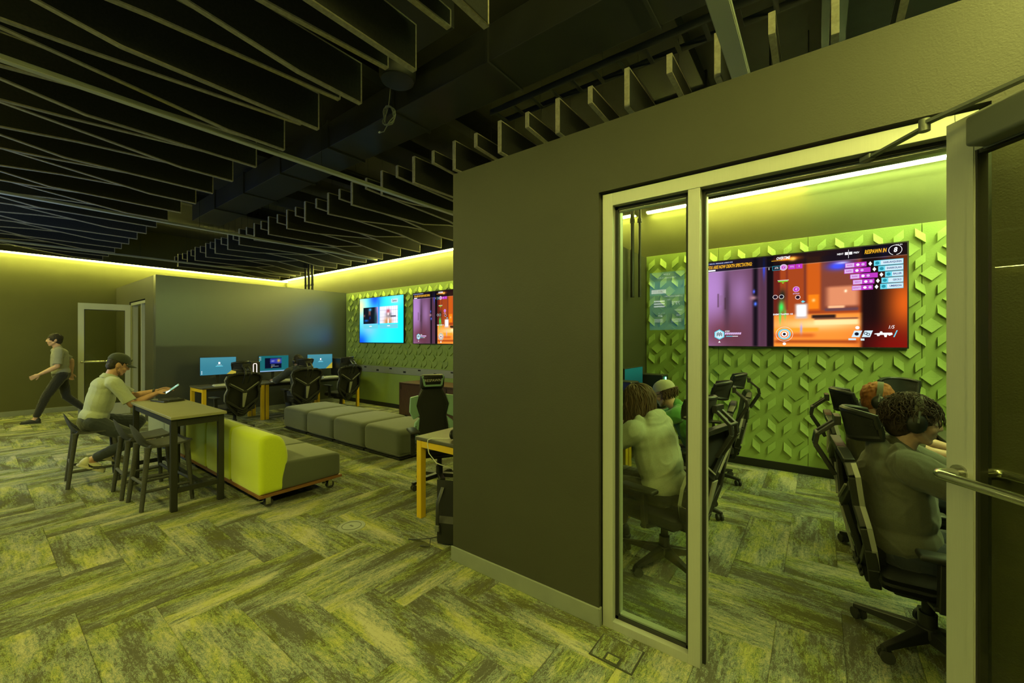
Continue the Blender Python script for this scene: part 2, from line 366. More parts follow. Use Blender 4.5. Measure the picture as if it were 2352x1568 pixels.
# ---- screen wall: thin green backing panels and raised faceted pieces
TILE_TOP = 2.87
def tile_wall():
    back = struct('trim_1', MB().b2((XS, YB - .018, .98), (-2.165, YB, TILE_TOP)), M['tile'])
    lower = struct('trim_2', MB().b2((XS, YB - .018, 0), (-2.165, YB, .82)), M['tile'])
    g = .0025
    booth = tag(bpy.data.objects.new('trim_3', None), kind='structure'); COL.objects.link(booth)
    x = XBL
    while x < XBR - .01:
        x2 = min(x + .98, XBR); MB().b2((x + g, YB - .018, .08), (x2 - g, YB, TILE_TOP)).build('wall_panel', M['tile'], booth, bevel=.002); x = x2
    a, b = .167, .274; y0 = YB - .0185
    def wedge(pts, lift):
        n = len(pts)
        vs = [(u, y0, v) for u, v in pts] + [(u, y0 - max(.0015, l), v) for (u, v), l in zip(pts, lift)]
        fs = [tuple(range(n)), tuple(range(2 * n - 1, n - 1, -1))] + [((i + 1) % n, i, i + n, (i + 1) % n + n) for i in range(n)]
        return vs, fs
    rng = random.Random(11)
    def shape(kind):
        w2, h2, s2 = .0405, .0475, .038
        if kind == 'b':   # leaning like a backslash; proud along its left / lower side
            return [(-w2, -h2 + s2), (w2, -h2 - s2), (w2, h2 - s2), (-w2, h2 + s2)], [.040, .034, .004, .006]
        if kind == 'f':
            return [(-w2, -h2 - s2), (w2, -h2 + s2), (w2, h2 + s2), (-w2, h2 - s2)], [.040, .016, .002, .030]
        if kind == 'd0': return [(0, -.078), (.086, 0), (0, .078), (-.086, 0)], [.036, .012, 0, .022]
        return [(0, -.078), (.086, 0), (0, .078), (-.086, 0)], [.026, .034, .010, 0]
    meshes = {}
    for k in ('b', 'f', 'd0', 'd1'):
        p, l = shape(k); vs, fs = wedge(p, l); mb = MB().add([(x_, y_ - y0, z_) for x_, y_, z_ in vs], fs); me = mb.mesh('wall_facet'); me.materials.append(M['tile']); meshes[k] = (me, vs, fs)
    def tvs(x_, z_):
        for x0, x1 in ((-9.31, -7.66), (-7.36, -5.3), (-1.25, .771)):
            if x0 + .1 < x_ < x1 - .1 and 1.6 < z_ < 2.6: return True
        return False
    stuff = MB(); cand = []
    i0 = int((XS + .1) / a)
    for i in range(-60, 11):
        xc = i * a + .03
        if not (XS + .06 < xc < XBR - .06): continue
        for j in range(0, 11):
            zc = TILE_TOP - .13 - j * b
            for k, x_, z_ in (((('b' if (i + j) % 2 else 'f'), xc, zc),) + (((('d0', 'd1')[rng.random() < .4], xc + a / 2, zc - b / 2),) if (i + j) % 2 == 0 else ())):
                inb = x_ > XBL + .05
                if not inb and not (XS + .1 < x_ < -2.25): continue
                if z_ < (.20 if inb else 1.06) or tvs(x_, z_): continue
                if inb and x_ > XBR - .1: continue
                cand.append((k, x_, z_, inb))
    n = 0
    cand.sort(key=lambda c: (not c[3], abs(c[1] - .2)))
    for k, x_, z_, inb in cand:
        me, vs, fs = meshes[k]
        if inb and n < 300:
            o = bpy.data.objects.new('wall_facet', me); COL.objects.link(o); o.location = (x_, y0, z_); o.parent = booth; n += 1
        else:
            stuff.add([(p[0] + x_, p[1], p[2] + z_) for p in vs], fs)
    tag(stuff.build('wall_facets', M['tile'], back), kind='stuff')
tile_wall()

# ---- power raceway under the facets in the main room
t = thing('power_raceway', 'long pale grey power raceway below the two screens of the lounge', 'raceway', (0, 0, 0))
MB().b2((-10.0, YB - .05, .82), (-2.3, YB - .018, .98)).build('channel', M['raceway'], t, bevel=.004)
for i in range(14):
    x = -9.8 + i * .52
    o = MB().b2((x, YB - .056, .925 if i % 2 else .86), (x + .085, YB - .05, .955 if i % 2 else .90)).build('socket', M['black'], t)

# ---- light strips on the walls
def led(name, a, b, out, label, mats):
    a, b, out = Vector(a), Vector(b), Vector(out)
    t = thing(name, label, 'light', a)
    d = (b - a)
    def seg(mb, s0, s1, o0, o1, z0, z1):
        p = a * 0 + d * s0 + out * o0; q = d * s1 + out * o1
        lo = [min(p[i], q[i]) for i in range(3)]; hi = [max(p[i], q[i]) for i in range(3)]
        lo[2], hi[2] = z0, z1
        return mb.b2(lo, hi)
    ch = MB(); seg(ch, 0, 1, 0, .175, .016, .028); seg(ch, 0, 1, .125, .130, -.022, .028); ch.build('channel', M['alu_dk'], t)
    n = len(mats)
    for i, m_ in enumerate(mats): seg(MB(), i / n, (i + 1) / n, .146, .160, -.003, .011).build('diffuser', m_, t)
    for i, m_ in enumerate(mats):
        seg(MB(), i / n, (i + 1) / n, .055, .10, .004, .015).build('wall_wash', wash[m_], t)
    return t
wash = {M['led_y']: M['wash_y'], M['led_g']: M['wash_g'], M['led_g2']: M['wash_g'], M['led_y2']: M['wash_y']}
ZL = 3.485
led('light_strip', (XL, YR + .02, ZL - .02), (XL, YB - .02, ZL - .02), (1, 0, 0), 'glowing yellow light strip along the top of the left wall', [M['led_y']])
led('light_strip', (XL + .02, YB, ZL), (-2.2, YB, ZL), (0, -1, 0), 'glowing yellow light strip above the lounge screens', [M['led_y']])
led('light_strip', (XBL + .05, YB, ZL), (XBR, YB, ZL), (0, -1, 0), 'glowing yellow and green light strip above the screen inside the glass room', [M['led_y'], M['led_g']])
led('light_strip', (XL + .02, YR, ZL), (XR - .02, YR, ZL), (0, 1, 0), 'yellow light strip on the rear wall seen only mirrored in the glass', [M['led_y']])
led('light_strip', (XBR, YP + TP + .02, ZL), (XBR, YB - .2, ZL), (-1, 0, 0), 'unseen green yellow fill strip added on the right wall inside the glass room', [M['led_g2']])  # extra strip added out of sight to brighten the booth
led('light_strip', (XR, YR + .02, ZL), (XR, YP - .02, ZL), (-1, 0, 0), 'yellow light strip on the short right wall beyond the open door', [M['led_y2']])

# ---- slim hanging channels between the ceiling baffles
pend = [(-.43, YR + .2, 5.55, 'broad pale ceiling channel above the glass room, nearest of the hanging channels'),
        (-4.24, YR + .2, 5.6, 'second hanging channel from the right, crossing the ceiling over the sofa'),
        (-8.1, YR + .2, 5.6, 'third hanging channel from the right, catching blue light above the far desks'),
        (-12.0, YR + .2, 5.6, 'farthest thin hanging channel, close to the left wall')]
for x, y0, y1, lb in pend:
    t = thing('ceiling_channel', lb, 'ceiling channel', (x, (y0 + y1) / 2, 3.44), 0, 'hanging ceiling channels')
    h = (y1 - y0) / 2; hw = .055 if x > -1 else .032
    MB().b2((-hw, -h, .006), (hw, h, .035)).build('housing', M['alu'], t, bevel=.003)
    MB().b2((-hw + .006, -h + .01, 0), (hw - .006, h - .01, .0055)).build('lens', M['white'], t)
    for s in (-.8, 0, .8): MB().cyl((0, s * h, .034), (0, s * h, ZC - 3.445), .003, n=6).build('suspension_wire', M['black'], t)

# ---- baffles
ORD = ['', 'first', 'second', 'third', 'fourth', 'fifth', 'sixth', 'seventh', 'eighth', 'ninth', 'tenth', 'eleventh', 'twelfth', 'thirteenth', 'fourteenth', 'fifteenth', 'sixteenth', 'seventeenth', 'eighteenth', 'nineteenth', 'twentieth']
def ordn(n):
    if n <= 20: return ORD[n]
    if n == 30: return 'thirtieth'
    if n == 40: return 'fortieth'
    return ('twenty', 'thirty', 'forty')[n // 10 - 2] + '-' + ORD[n % 10]
def baffle_mesh(prof, top):
    # prof: bottom edge (y, z) from one end to the other; felt faces, raw light edges all round
    n = len(prof); th = .019
    poly = prof + [(prof[-1][0], top), (prof[0][0], top)]
    panel = MB().prism(poly, -th, th, 'x')
    edge = MB(); e = .0016
    m = len(poly)
    for i in range(m):
        (y0, z0), (y1, z1) = poly[i], poly[(i + 1) % m]
        L = math.hypot(y1 - y0, z1 - z0); dy, dz = (y1 - y0) / L, (z1 - z0) / L
        ny, nz = dz, -dy
        q = [(y0, z0), (y1, z1), (y1 + ny * e, z1 + nz * e), (y0 + ny * e, z0 + nz * e)]
        edge.prism(q, -th - .0006, th + .0006, 'x')
        q2 = [(y0, z0), (y1, z1), (y1 - ny * .009, z1 - nz * .009), (y0 - ny * .009, z0 - nz * .009)]
        edge.prism(q2, -th - .0008, th + .0008, 'x')
    return panel, edge
def bank(rows, x0, n, kinds, side):
    cache = {}
    for i in range(n):
        x = x0 - .32 * i; k = kinds[i % len(kinds)]
        if any(abs(x - p[0]) < .07 for p in pend): x -= .09
        if k not in cache:
            prof, top = rows[k]; p, e = baffle_mesh(prof, top)
            t = thing('ceiling_baffle', '', 'ceiling baffle', (x, 0, 0), 0)
            p.build('felt_panel', M['felt'], t); e.build('edge_band', M['felt_edge'], t)
            for yy in (prof[0][0] + .25, prof[-1][0] - .25): o = MB().cyl((0, 0, 0), (0, 0, 1), .002, n=5).build('hanger', M['black'], t); o.location = (0, yy, top); o.scale = (1, 1, ZC - top)
            cache[k] = t
        else: t = dup(cache[k], (x, 0, 0), 0, '')
        over_ = [zb for xa, xb, bk, zb in ((-4.62, -4.08, 'far', 4.0), (-1.32, -.83, 'far', 4.0), (-7.62, -6.98, 'far', 3.98), (-2.72, -2.18, 'near', 3.98)) if bk == side and xa < x < xb]
        for h in t.children:
            if h.name.startswith('hanger'): h.scale.z = (over_[0] if over_ else ZC) - h.location.z
        nm = ('deep' if k in 'PQ' else 'shallow')
        t['label'] = '%s black felt baffle with tan edges, %s from the right in the %s bank' % (nm, ordn(i + 1), side)
        t['group'] = 'ceiling baffles of the %s bank' % side
TOPZ = 3.76
yb = YR + .35
rows_l = {'P': ([(yb, 3.45 + .115 * (1.34 - yb)), (1.34, 3.45), (1.81, 3.45)], TOPZ),
          'Q': ([(yb, 3.45 + .2 * (.56 - yb) - .12), (-.1, 3.56), (.56, 3.45), (1.81, 3.45)], TOPZ),
          'B': ([(yb, 3.45), (.0, 3.47), (.62, 3.535), (1.82, 3.60)], 3.71),
          'C': ([(yb, 3.44), (.45, 3.50), (1.82, 3.60)], 3.71)}
rows_r = {'P': ([(3.11, 3.45), (3.62, 3.47), (4.55, 3.58), (5.6, 3.66)], TOPZ),
          'Q': ([(3.09, 3.45), (4.35, 3.47), (4.9, 3.58), (5.6, 3.64)], TOPZ),
          'B': ([(3.1, 3.60), (4.2, 3.56), (5.0, 3.45), (5.62, 3.45)], 3.74),
          'C': ([(3.1, 3.60), (4.6, 3.52), (5.1, 3.44), (5.62, 3.45)], 3.74)}
bank(rows_l, -1.55, 37, 'PBQC', 'near')
bank(rows_r, 1.36, 46, 'QBPC', 'far')

# ---- ducts, pipes and trays under the slab
def duct(label, a, b, seams):
    t = thing('air_duct', label, 'duct', ((a[0] + b[0]) / 2, (a[1] + b[1]) / 2, a[2]))
    lo = Vector(a) - t.location; hi = Vector(b) - t.location
    MB().b2(lo, hi).build('duct_body', M['duct'], t, bevel=.006)
    ax = 0 if abs(hi.x - lo.x) > abs(hi.y - lo.y) else 1
    L = hi[ax] - lo[ax]; k = int(L / 1.2)
    for i in range(1, k):
        p = list(lo); q = list(hi); p[ax] = lo[ax] + i * 1.2 - .012; q[ax] = p[ax] + .024
        for z in (0, 1): pass
        p[1 - ax] -= .018; q[1 - ax] += .018; p[2] -= .018; q[2] += .018
        MB().b2(p, q).build('duct_flange', M['duct'], t)
    return t
duct('wide black air duct running above the gap between the baffle banks', (-9.3, 2.47, 3.84), (.6, 2.92, 4.13), 1)
duct('black air duct branch crossing above the near baffles toward the camera', (-2.7, -1.0, 3.98), (-2.2, 2.2, 4.25), 1)
duct('black cross duct in the ceiling behind the round speaker', (-4.6, 2.95, 4.0), (-4.1, 5.7, 4.14), 1)
duct('black cross duct above the glass room', (-1.3, 2.95, 4.0), (-.85, 5.7, 4.14), 1)
duct('farthest black cross duct near the far desks', (-7.6, 2.95, 3.98), (-7.0, 5.7, 4.14), 1)
for i, (x, lb) in enumerate(((-3.4, 'black steel beam over the lounge sofa'), (-6.2, 'black steel beam over the ottomans'), (-9.4, 'black steel beam over the far desks'), (.1, 'black steel beam over the glass room'))):
    t = thing('steel_beam', lb, 'beam', (x, 2.4, 4.15))
    MB().b2((-.08, -3.6, 0), (.08, 3.6, .012)).build('bottom_flange', M['duct'], t)
    MB().b2((-.006, -3.6, .012), (.006, 3.6, .238)).build('web', M['duct'], t)
    MB().b2((-.08, -3.6, .238), (.08, 3.6, .25)).build('top_flange', M['duct'], t)
t = thing('cable_tray', 'black perforated cable tray above the glass room wall', 'cable tray', (-.2, 3.2, 3.85))
for y in (-.1, .1): MB().b2((-2.4, y - .006, 0), (1.3, y + .006, .06)).build('side_rail', M['duct'], t)
for i in range(18): MB().b2((-2.35 + i * .21, -.1, 0), (-2.32 + i * .21, .1, .012)).build('rung', M['duct'], t)
t = thing('ceiling_speaker', 'round black pendant speaker in the gap between the baffle banks', 'speaker', (-2.95, 2.25, 3.90))
MB().lathe([(.02, .0), (.13, .0), (.155, .03), (.16, .2), (.13, .3), (.04, .33)], 28).build('housing', M['duct'], t, smooth='auto')
MB().lathe([(.12, -.006), (.14, -.004), (.14, .003), (.12, .003)], 28).build('grille_ring', M['black'], t, smooth='auto')
MB().cyl((0, 0, .33), (0, 0, .49), .012).build('stem', M['black'], t)
t = thing('cable_coil', 'coil of grey data cable hanging from the ceiling by the speaker', 'cable', (-3.12, 2.28, 3.66))
cp = [(.075 * math.cos(q * .42) * (1 + .06 * math.sin(q * 1.7)), .02 * math.sin(q * .9), .085 * math.sin(q * .42) + .004 * math.cos(q)) for q in range(62)]
MB().tube(cp, .0045, 6).build('coil', M['rubber'], t, smooth=True)
MB().tube([(0, 0, .09), (.02, .01, .3), (-.03, .02, .5), (0, .02, .73)], .0035, 6).build('drop', M['rubber'], t, smooth=True)
MB().tube([(-.03, 0, -.085), (-.07, 0, -.12), (-.14, .01, -.10)], .004, 6).build('tail', M['rubber'], t, smooth=True)
MB().box((-.15, .01, -.097), (.022, .012, .012)).build('plug', M['white'], t)
for x0, y0, n, zb, lb in ((-10.6, 5.2, 5, 2.0, 'bundle of black conduits dropping behind the charcoal wall'), (-2.0, 5.35, 2, 2.2, 'pair of black conduits in the corner of the glass room')):
    t = thing('conduit_bundle', lb, 'conduit', (x0, y0, zb))
    for i in range(n):
        MB().cyl((.09 * i, .03 * (i % 2), 0), (.09 * i, .03 * (i % 2), 4.39 - zb), .02 if i % 2 else .026, n=10).build('conduit', M['black'], t, smooth='auto')
        MB().cyl((.09 * i, .03 * (i % 2), 1.0), (.09 * i, .03 * (i % 2), 1.05), .032, n=10).build('coupling', M['black'], t)

t = thing('ceiling_sensor', 'small square white sensor hanging under the ceiling inside the glass room', 'sensor', (-.36, 4.5, 3.12))
MB().rbox((0, 0, .02), (.10, .10, .045), .008, 2).build('housing', M['white'], t); MB().cyl((0, 0, .04), (0, 0, ZC - 3.125), .008, n=8).build('stem', M['black'], t)
t = thing('ceiling_microphone', 'small pale rod shaped device hanging right of the square ceiling sensor', 'microphone', (-.07, 4.5, 3.11))
MB().cyl((0, 0, 0), (0, 0, .07), .014, .018, n=12).build('capsule', M['white'], t, smooth='auto'); MB().cyl((0, 0, .07), (0, 0, ZC - 3.115), .004, n=6).build('cord', M['black'], t)

# ---- glazed front of the booth
fy0, fy1, gy = YP + .02, YP + .12, YP + .07
fr = thing('door_frame', 'pale aluminium frame of the glass room with a fixed sidelight', 'door frame', (0, 0, 0))
MB().b2((-.985, fy0, 0), (-.925, fy1, 2.455)).build('jamb', M['alu'], fr, bevel=.0015)
MB().b2((-.525, fy0, 0), (-.468, fy1, 2.3845)).build('mullion', M['alu'], fr, bevel=.0015)
MB().b2((.40, fy0, 0), (.46, fy1, 2.455)).build('jamb', M['alu'], fr, bevel=.0015)
MB().b2((-.925, fy0, 2.385), (.40, fy1, 2.455)).build('head', M['alu'], fr, bevel=.0015)
MB().b2((-.925, fy0, 0), (-.525, fy1, .045)).build('sill', M['alu'], fr, bevel=.0015)
def stop(y0, y1, m_, w_, nm):
    x0, x1, z0, z1 = -.925, -.525, .045, 2.385
    s = MB().b2((x0, y0, z0), (x1, y1, z0 + w_)).b2((x0, y0, z1 - w_), (x1, y1, z1)).b2((x0, y0, z0), (x0 + w_, y1, z1)).b2((x1 - w_, y0, z0), (x1, y1, z1))
    return s.build(nm, m_, fr)
stop(gy - .012, gy - .005, M['gasket'], .018, 'gasket'); stop(gy + .005, gy + .012, M['gasket'], .012, 'gasket'); stop(gy + .012, fy1, M['alu'], .02, 'glazing_bead')
MB().b2((-.468, fy0 + .045, 0), (-.452, fy0 + .062, 2.385)).b2((-.452, fy0 + .045, 2.369), (.40, fy0 + .062, 2.385)).build('door_seal', M['gasket'], fr)
MB().b2((-.462, fy0 + .062, 0), (-.45, fy1, 2.372)).b2((-.462, fy0 + .062, 2.36), (.40, fy1, 2.385)).build('door_stop', M['alu'], fr)
MB().b2((-.905, gy - .005, .063), (-.545, gy + .005, 2.367)).build('glass_pane', M['glass'], fr)

def door_leaf(name, label, W_, H_, hinge, ang, gm, closer):
    # local: x from the hinge along the leaf, y = thickness, visible face at y = 0 looking to -y
    t = thing(name, label, 'door', hinge, ang)
    st, th = .09, .045
    MB().b2((0, 0, .01), (st, th, H_)).build('hinge_stile', M['alu'], t, bevel=.0015)
    MB().b2((W_ - st, 0, .01), (W_, th, H_)).build('lock_stile', M['alu'], t, bevel=.0015)
    MB().b2((st, 0, H_ - .13), (W_ - st, th, H_)).build('top_rail', M['alu'], t, bevel=.0015)
    MB().b2((st, 0, .01), (W_ - st, th, .26)).build('bottom_rail', M['alu'], t, bevel=.0015)
    MB().b2((st, .004, .26), (st + .005, th - .004, H_ - .13)).b2((W_ - st - .012, .008, .26), (W_ - st, th - .008, H_ - .13)).b2((st, .008, .26), (W_ - st, th - .008, .272)).b2((st, .008, H_ - .142), (W_ - st, th - .008, H_ - .13)).build('gasket', M['gasket'], t)
    MB().b2((st + .004, .007, .264), (W_ - st - .004, .015, H_ - .134)).build('glass_pane', gm, t)
    MB().b2((st - .02, -.0035, .245), (st - .001, 0, H_ - .115)).b2((W_ - st + .001, -.0035, .245), (W_ - st + .02, 0, H_ - .115)).build('glazing_stop', M['trim'] if False else M['alu'], t)
    hz = 1.165
    for s in (-1, 1):
        y = -.09 if s < 0 else th + .09; yf = 0 if s < 0 else th
        pts = [(st * .5, yf, hz)] + [(st * .5 + .03 * (1 - math.cos(q)) , y + (yf - y) * .0 + s * -1 * 0 + (yf - y) * .35 * (1 - math.sin(q)), hz) for q in np.linspace(0, math.pi / 2, 6)] + [(W_ - st * .5 - .03, y, hz), (W_ - st * .5, y + (yf - y) * .35, hz), (W_ - st * .5, yf, hz)]
        MB().tube(pts, .0165, 14).build('pull_bar', M['steel'], t, smooth='auto')
        MB().cyl((st * .5, yf, hz), (st * .5, yf - (.008 if s < 0 else -.008), hz), .028).build('rose', M['steel'], t, smooth='auto')
    return t
dl = door_leaf('door_1', 'open glass door of the room at right, with steel pull bar and closer box', .90, 2.40, (.363 + .005, 2.115, 0), math.atan2(-.799, .601), M['glass_dk'], True)
# its visible face is the one at local -y : rotate so that local -y = (-.799,-.601)
cb = MB().rbox((.43, -.035, 2.315), (.62, .07, .10), .012, 3).build('closer_body', M['alu_dk'], dl, smooth='auto')
MB().b2((.12, -.004, 2.262), (.74, 0, 2.272)).build('closer_plate', M['alu_dk'], dl)
def dloc(p):
    c, s = .601, -.799; q = Vector(p) - Vector((.368, 2.115, 0)); return Vector((q.x * c + q.y * s, -q.x * s + q.y * c, q.z))
J = dloc((.300, 2.03, 2.395)); S = dloc((.16, 2.20, 2.368)); Pv = Vector((.38, -.04, 2.40))
arm = MB().bar(Pv, J, .024, .011).build('closer_arm', M['alu_dk'], dl)
MB().bar(J + V(0, 0, -.014), S, .024, .009).build('closer_forearm', M['alu_dk'], dl)
MB().cyl(J + V(0, 0, -.028), J + V(0, 0, .014), .016).build('elbow_pin', M['alu_dk'], dl, smooth='auto')
MB().rbox(S + V(0, 0, .004), (.05, .03, .022), .005, 2).build('arm_shoe', M['alu_dk'], dl)
MB().cyl((.38, -.04, 2.355), (.38, -.04, 2.41), .018).build('pinion', M['alu_dk'], dl, smooth='auto')
# far booth door
f2 = thing('door_frame', 'far aluminium door frame of the corner room behind the seated man', 'door frame', (0, 0, 0))
MB().b2((-12.30, 2.15, 0), (-12.24, 2.26, 2.45)).build('jamb', M['alu'], f2); MB().b2((-11.03, 2.15, 0), (-10.97, 2.26, 2.45)).build('jamb', M['alu'], f2)
MB().b2((-11.42, 2.15, 0), (-11.36, 2.26, 2.40)).build('mullion', M['alu'], f2); MB().b2((-12.24, 2.15, 2.39), (-11.03, 2.26, 2.45)).build('head', M['alu'], f2)
MB().b2((-11.36, 2.15, 0), (-11.03, 2.26, .05)).build('sill', M['alu'], f2)
MB().b2((-11.36, 2.2, .05), (-11.03, 2.21, 2.39)).build('glass_pane', M['glass_dk'], f2)
d2 = door_leaf('door_2', 'open glass door of the far corner room behind the walking person', .80, 2.40, (-12.23, 2.13, 0), R(-96), M['glass_dk'], False)
MB().rbox((.36, -.03, 2.33), (.5, .06, .08), .01, 2).build('closer_body', M['alu_dk'], d2)

# ---- covers let into the floor
t = thing('floor_box', 'square dark floor box cover set in carpet by the sidelight', 'floor box', (-.8375, 2.0175, .001))
MB().prism([(-.115, -.092), (.115, -.092), (.115, .092), (-.115, .092)], 0, .003, 'z').build('trim_frame', M['box_trim'], t)
def carpeted(o, du):
    me = o.data; ul = me.uv_layers.new(name='plank')
    for l in me.loops: c = me.vertices[l.vertex_index].co; ul.data[l.index].uv = (c.y + du, c.x + du)
    return o
carpeted(MB().b2((-.107, -.084, .003), (.107, .084, .0045)).build('carpet_inlay', M['carpet'], t), 3.3)
MB().b2((-.042, -.0835, .0045), (.042, -.022, .0055)).build('handle_recess', M['box_trim'], t)
carpeted(MB().b2((-.030, -.076, .0055), (.030, -.034, .0062)).build('handle_flap', M['carpet'], t), 5.1)
t = thing('floor_outlet', 'round grey floor outlet cover in the carpet before the sofa', 'floor outlet', (-3.26, 2.0, .001))
MB().lathe([(.01, 0), (.115, 0), (.112, .004), (.01, .0045)], 36).build('cover', M['rubber'], t, smooth='auto')
MB().tube([(.08 * math.cos(q), .08 * math.sin(q), .0045) for q in np.linspace(0, 6.2832, 37)[:-1]], .0022, 6, closed=True).build('ring', M['black'], t)
MB().b2((-.022, -.008, .004), (.022, .008, .0056)).build('latch', M['black'], t)
# ------------------------------------------------------------------ seating
def make_gaming_chair(label):
    t = thing('gaming_chair', label, 'chair')
    rec = R(11); by, bz = -.235, .285
    def bp(u, v, w=0.0):
        # back plane: u across, v up the back, w toward the sitter; shoulders wrap forward
        y = by - math.sin(rec) * v + .16 * abs(u) ** 1.5 + w * math.cos(rec) + (.05 if v < .2 else .05 - .0 * v) - .05
        return Vector((u, y + (.10 * max(0, .22 - v)), bz + math.cos(rec) * v + w * math.sin(rec)))
    half = [(.035, 0), (.075, .045), (.20, .17), (.262, .29), (.268, .40), (.238, .50), (.285, .66), (.262, .725), (.16, .765)]
    loop = half + [(-u, v) for u, v in half[::-1]]
    b = MB()
    for (u0, v0), (u1, v1) in zip(loop, loop[1:] + loop[:1]): b.bar(bp(u0, v0), bp(u1, v1), .036, .05, up=(0, 1, 0)) if abs(v0 - v1) > .01 or abs(u0 - u1) > .01 else None
    b.build('back_frame', M['black'], t, bevel=.006)
    for sg in (-1, 1):
        b = MB()
        for i in range(2, 7):
            (u0, v0), (u1, v1) = half[i], half[i + 1]
            k = 1.07
            b.bar(bp(sg * u0 * k, v0, .012), bp(sg * u1 * k, v1, .012), .006, .022, up=(0, 1, 0))
        b.build('edge_trim', M['trim'], t)
    # Y spine
    b = MB(); c0 = (0, .455)
    for sg in (-1, 1):
        b.bar(bp(sg * .25, .60, -.012), bp(sg * .005, .44, -.03), .05, .03, up=(0, 1, 0)); b.bar(bp(sg * .262, .30, -.01), bp(sg * .03, .12, -.02), .04, .03, up=(0, 1, 0))
    b.bar(bp(0, .46, -.025), bp(0, .02, -.02), .075, .03, up=(0, 1, 0))
    for i in range(3):
        v = .13 - i * .035
        for sg in (-1, 1): b.bar(bp(sg * .085, v + .03, -.04), bp(0, v - .02, -.045), .02, .014, up=(0, 1, 0))
    b.build('spine', M['black_m'], t, bevel=.005)
    b = MB(); q = [bp(-.036, .425, -.052), bp(.036, .425, -.052), bp(.014, .17, -.048), bp(-.014, .17, -.048)]
    b.add([tuple(p) for p in q] + [tuple(p + V(0, .014, 0)) for p in q], [(0, 1, 2, 3), (7, 6, 5, 4), (1, 0, 4, 5), (2, 1, 5, 6), (3, 2, 6, 7), (0, 3, 7, 4)])
    b.build('stem_inlay', M['trim'], t, bevel=.004)
    for sg in (-1, 1): MB().bar(bp(sg * .225, .602, -.030), bp(sg * .03, .475, -.048), .010, .01, up=(0, 1, 0)).build('chevron_trim', M['trim'], t)
    # mesh skin
    def w_at(v):
        for (u0, v0), (u1, v1) in zip(half, half[1:]):
            if v0 <= v <= v1: return u0 + (u1 - u0) * (v - v0) / max(1e-6, v1 - v0)
        return half[-1][0]
    def fn(i, j):
        v = .06 + .70 * i / 14; u = w_at(v) * .96 * (j / 10 * 2 - 1); return bp(u, v, .03 - .35 * abs(u) ** 2 * .3)
    MB().grid(fn, 15, 11, (0, .006, 0)).build('mesh_back', M['mesh'], t, smooth='auto')
    MB().rbox(bp(0, .23, .07), (.30, .05, .17), .022, 3, bulge=.0).build('lumbar_pad', M['mesh'], t, smooth='auto')
    # headrest: curved cradle with a padded rim on a cranked bracket
    hz = bz + .88; hy = by - .13
    def hf(i, j):
        a = (j / 12 * 2 - 1); v = i / 6
        hw = .150 - .022 * (1 - v); return Vector((a * hw, hy + .12 * abs(a) ** 2.2 + .03 * (1 - v), hz - .075 + .15 * v - .02 * abs(a) ** 3 * (1 if v > .5 else -1)))
    MB().grid(hf, 7, 13, (0, .028, 0)).build('headrest', M['mesh'], t, smooth='auto')
    rim = [hf(6, j) + V(0, .014, 0) for j in range(13)] + [hf(i, 12) + V(0, .014, 0) for i in range(5, -1, -1)] + [hf(0, j) + V(0, .014, 0) for j in range(11, -1, -1)] + [hf(i, 0) + V(0, .014, 0) for i in range(1, 6)]
    MB().tube(rim, .017, 8, closed=True).build('headrest_rim', M['black'], t, smooth='auto')
    b = MB(); p0 = bp(0, .60, -.04); p1 = V(0, hy - .115, bz + .74); p2 = V(0, hy - .105, bz + .80); p3 = V(0, hy - .005, hz + .01)
    for sg in (-1, 1):
        o = V(sg * .045, 0, 0)
        b.bar(p0 + o, p1 + o, .022, .03, up=(1, 0, 0)); b.bar(p1 + o, p2 + o, .022, .03, up=(1, 0, 0)); b.bar(p2 + o, p3 + o * .8, .02, .028, up=(1, 0, 0))
    b.box(p3 + V(0, -.008, 0), (.12, .03, .05)); b.cyl(p2 + V(-.06, 0, 0), p2 + V(.06, 0, 0), .012)
    b.build('headrest_bracket', M['black'], t, bevel=.003)
    # seat, arms, base
    MB().rbox((0, .02, .405), (.50, .48, .085), .035, 4, bulge=.02).build('seat', M['mesh'], t, smooth='auto')
    MB().rbox((0, .01, .352), (.40, .36, .03), .012, 2).b2((-.05, -.24, .30), (.05, -.05, .35)).b2((-.09, -.12, .29), (.09, .14, .34)).build('mechanism', M['black_m'], t)
    MB().bar((.05, 0, .325), (.24, .03, .315), .014, .01).rbox((.27, .035, .312), (.075, .03, .014), .005, 2).build('tilt_lever', M['black'], t)
    for sg in (-1, 1):
        a = MB(); a.bar((sg * .20, -.02, .35), (sg * .31, -.02, .37), .06, .02); a.bar((sg * .30, -.02, .36), (sg * .315, -.02, .60), .05, .03, up=(0, 1, 0))
        o = a.build('armrest', M['black'], t, bevel=.004)
        MB().rbox((sg * .315, .02, .615), (.09, .26, .03), .013, 3).build('arm_pad', M['black_m'], o, smooth='auto')
    MB().cyl((0, 0, .10), (0, 0, .30), .026).cyl((0, 0, .10), (0, 0, .2), .036).build('gas_lift', M['black_m'], t, smooth='auto')
    MB().lathe([(.055, .07), (.06, .09), (.045, .13), (.03, .135)], 20).build('hub', M['black_m'], t, smooth='auto')
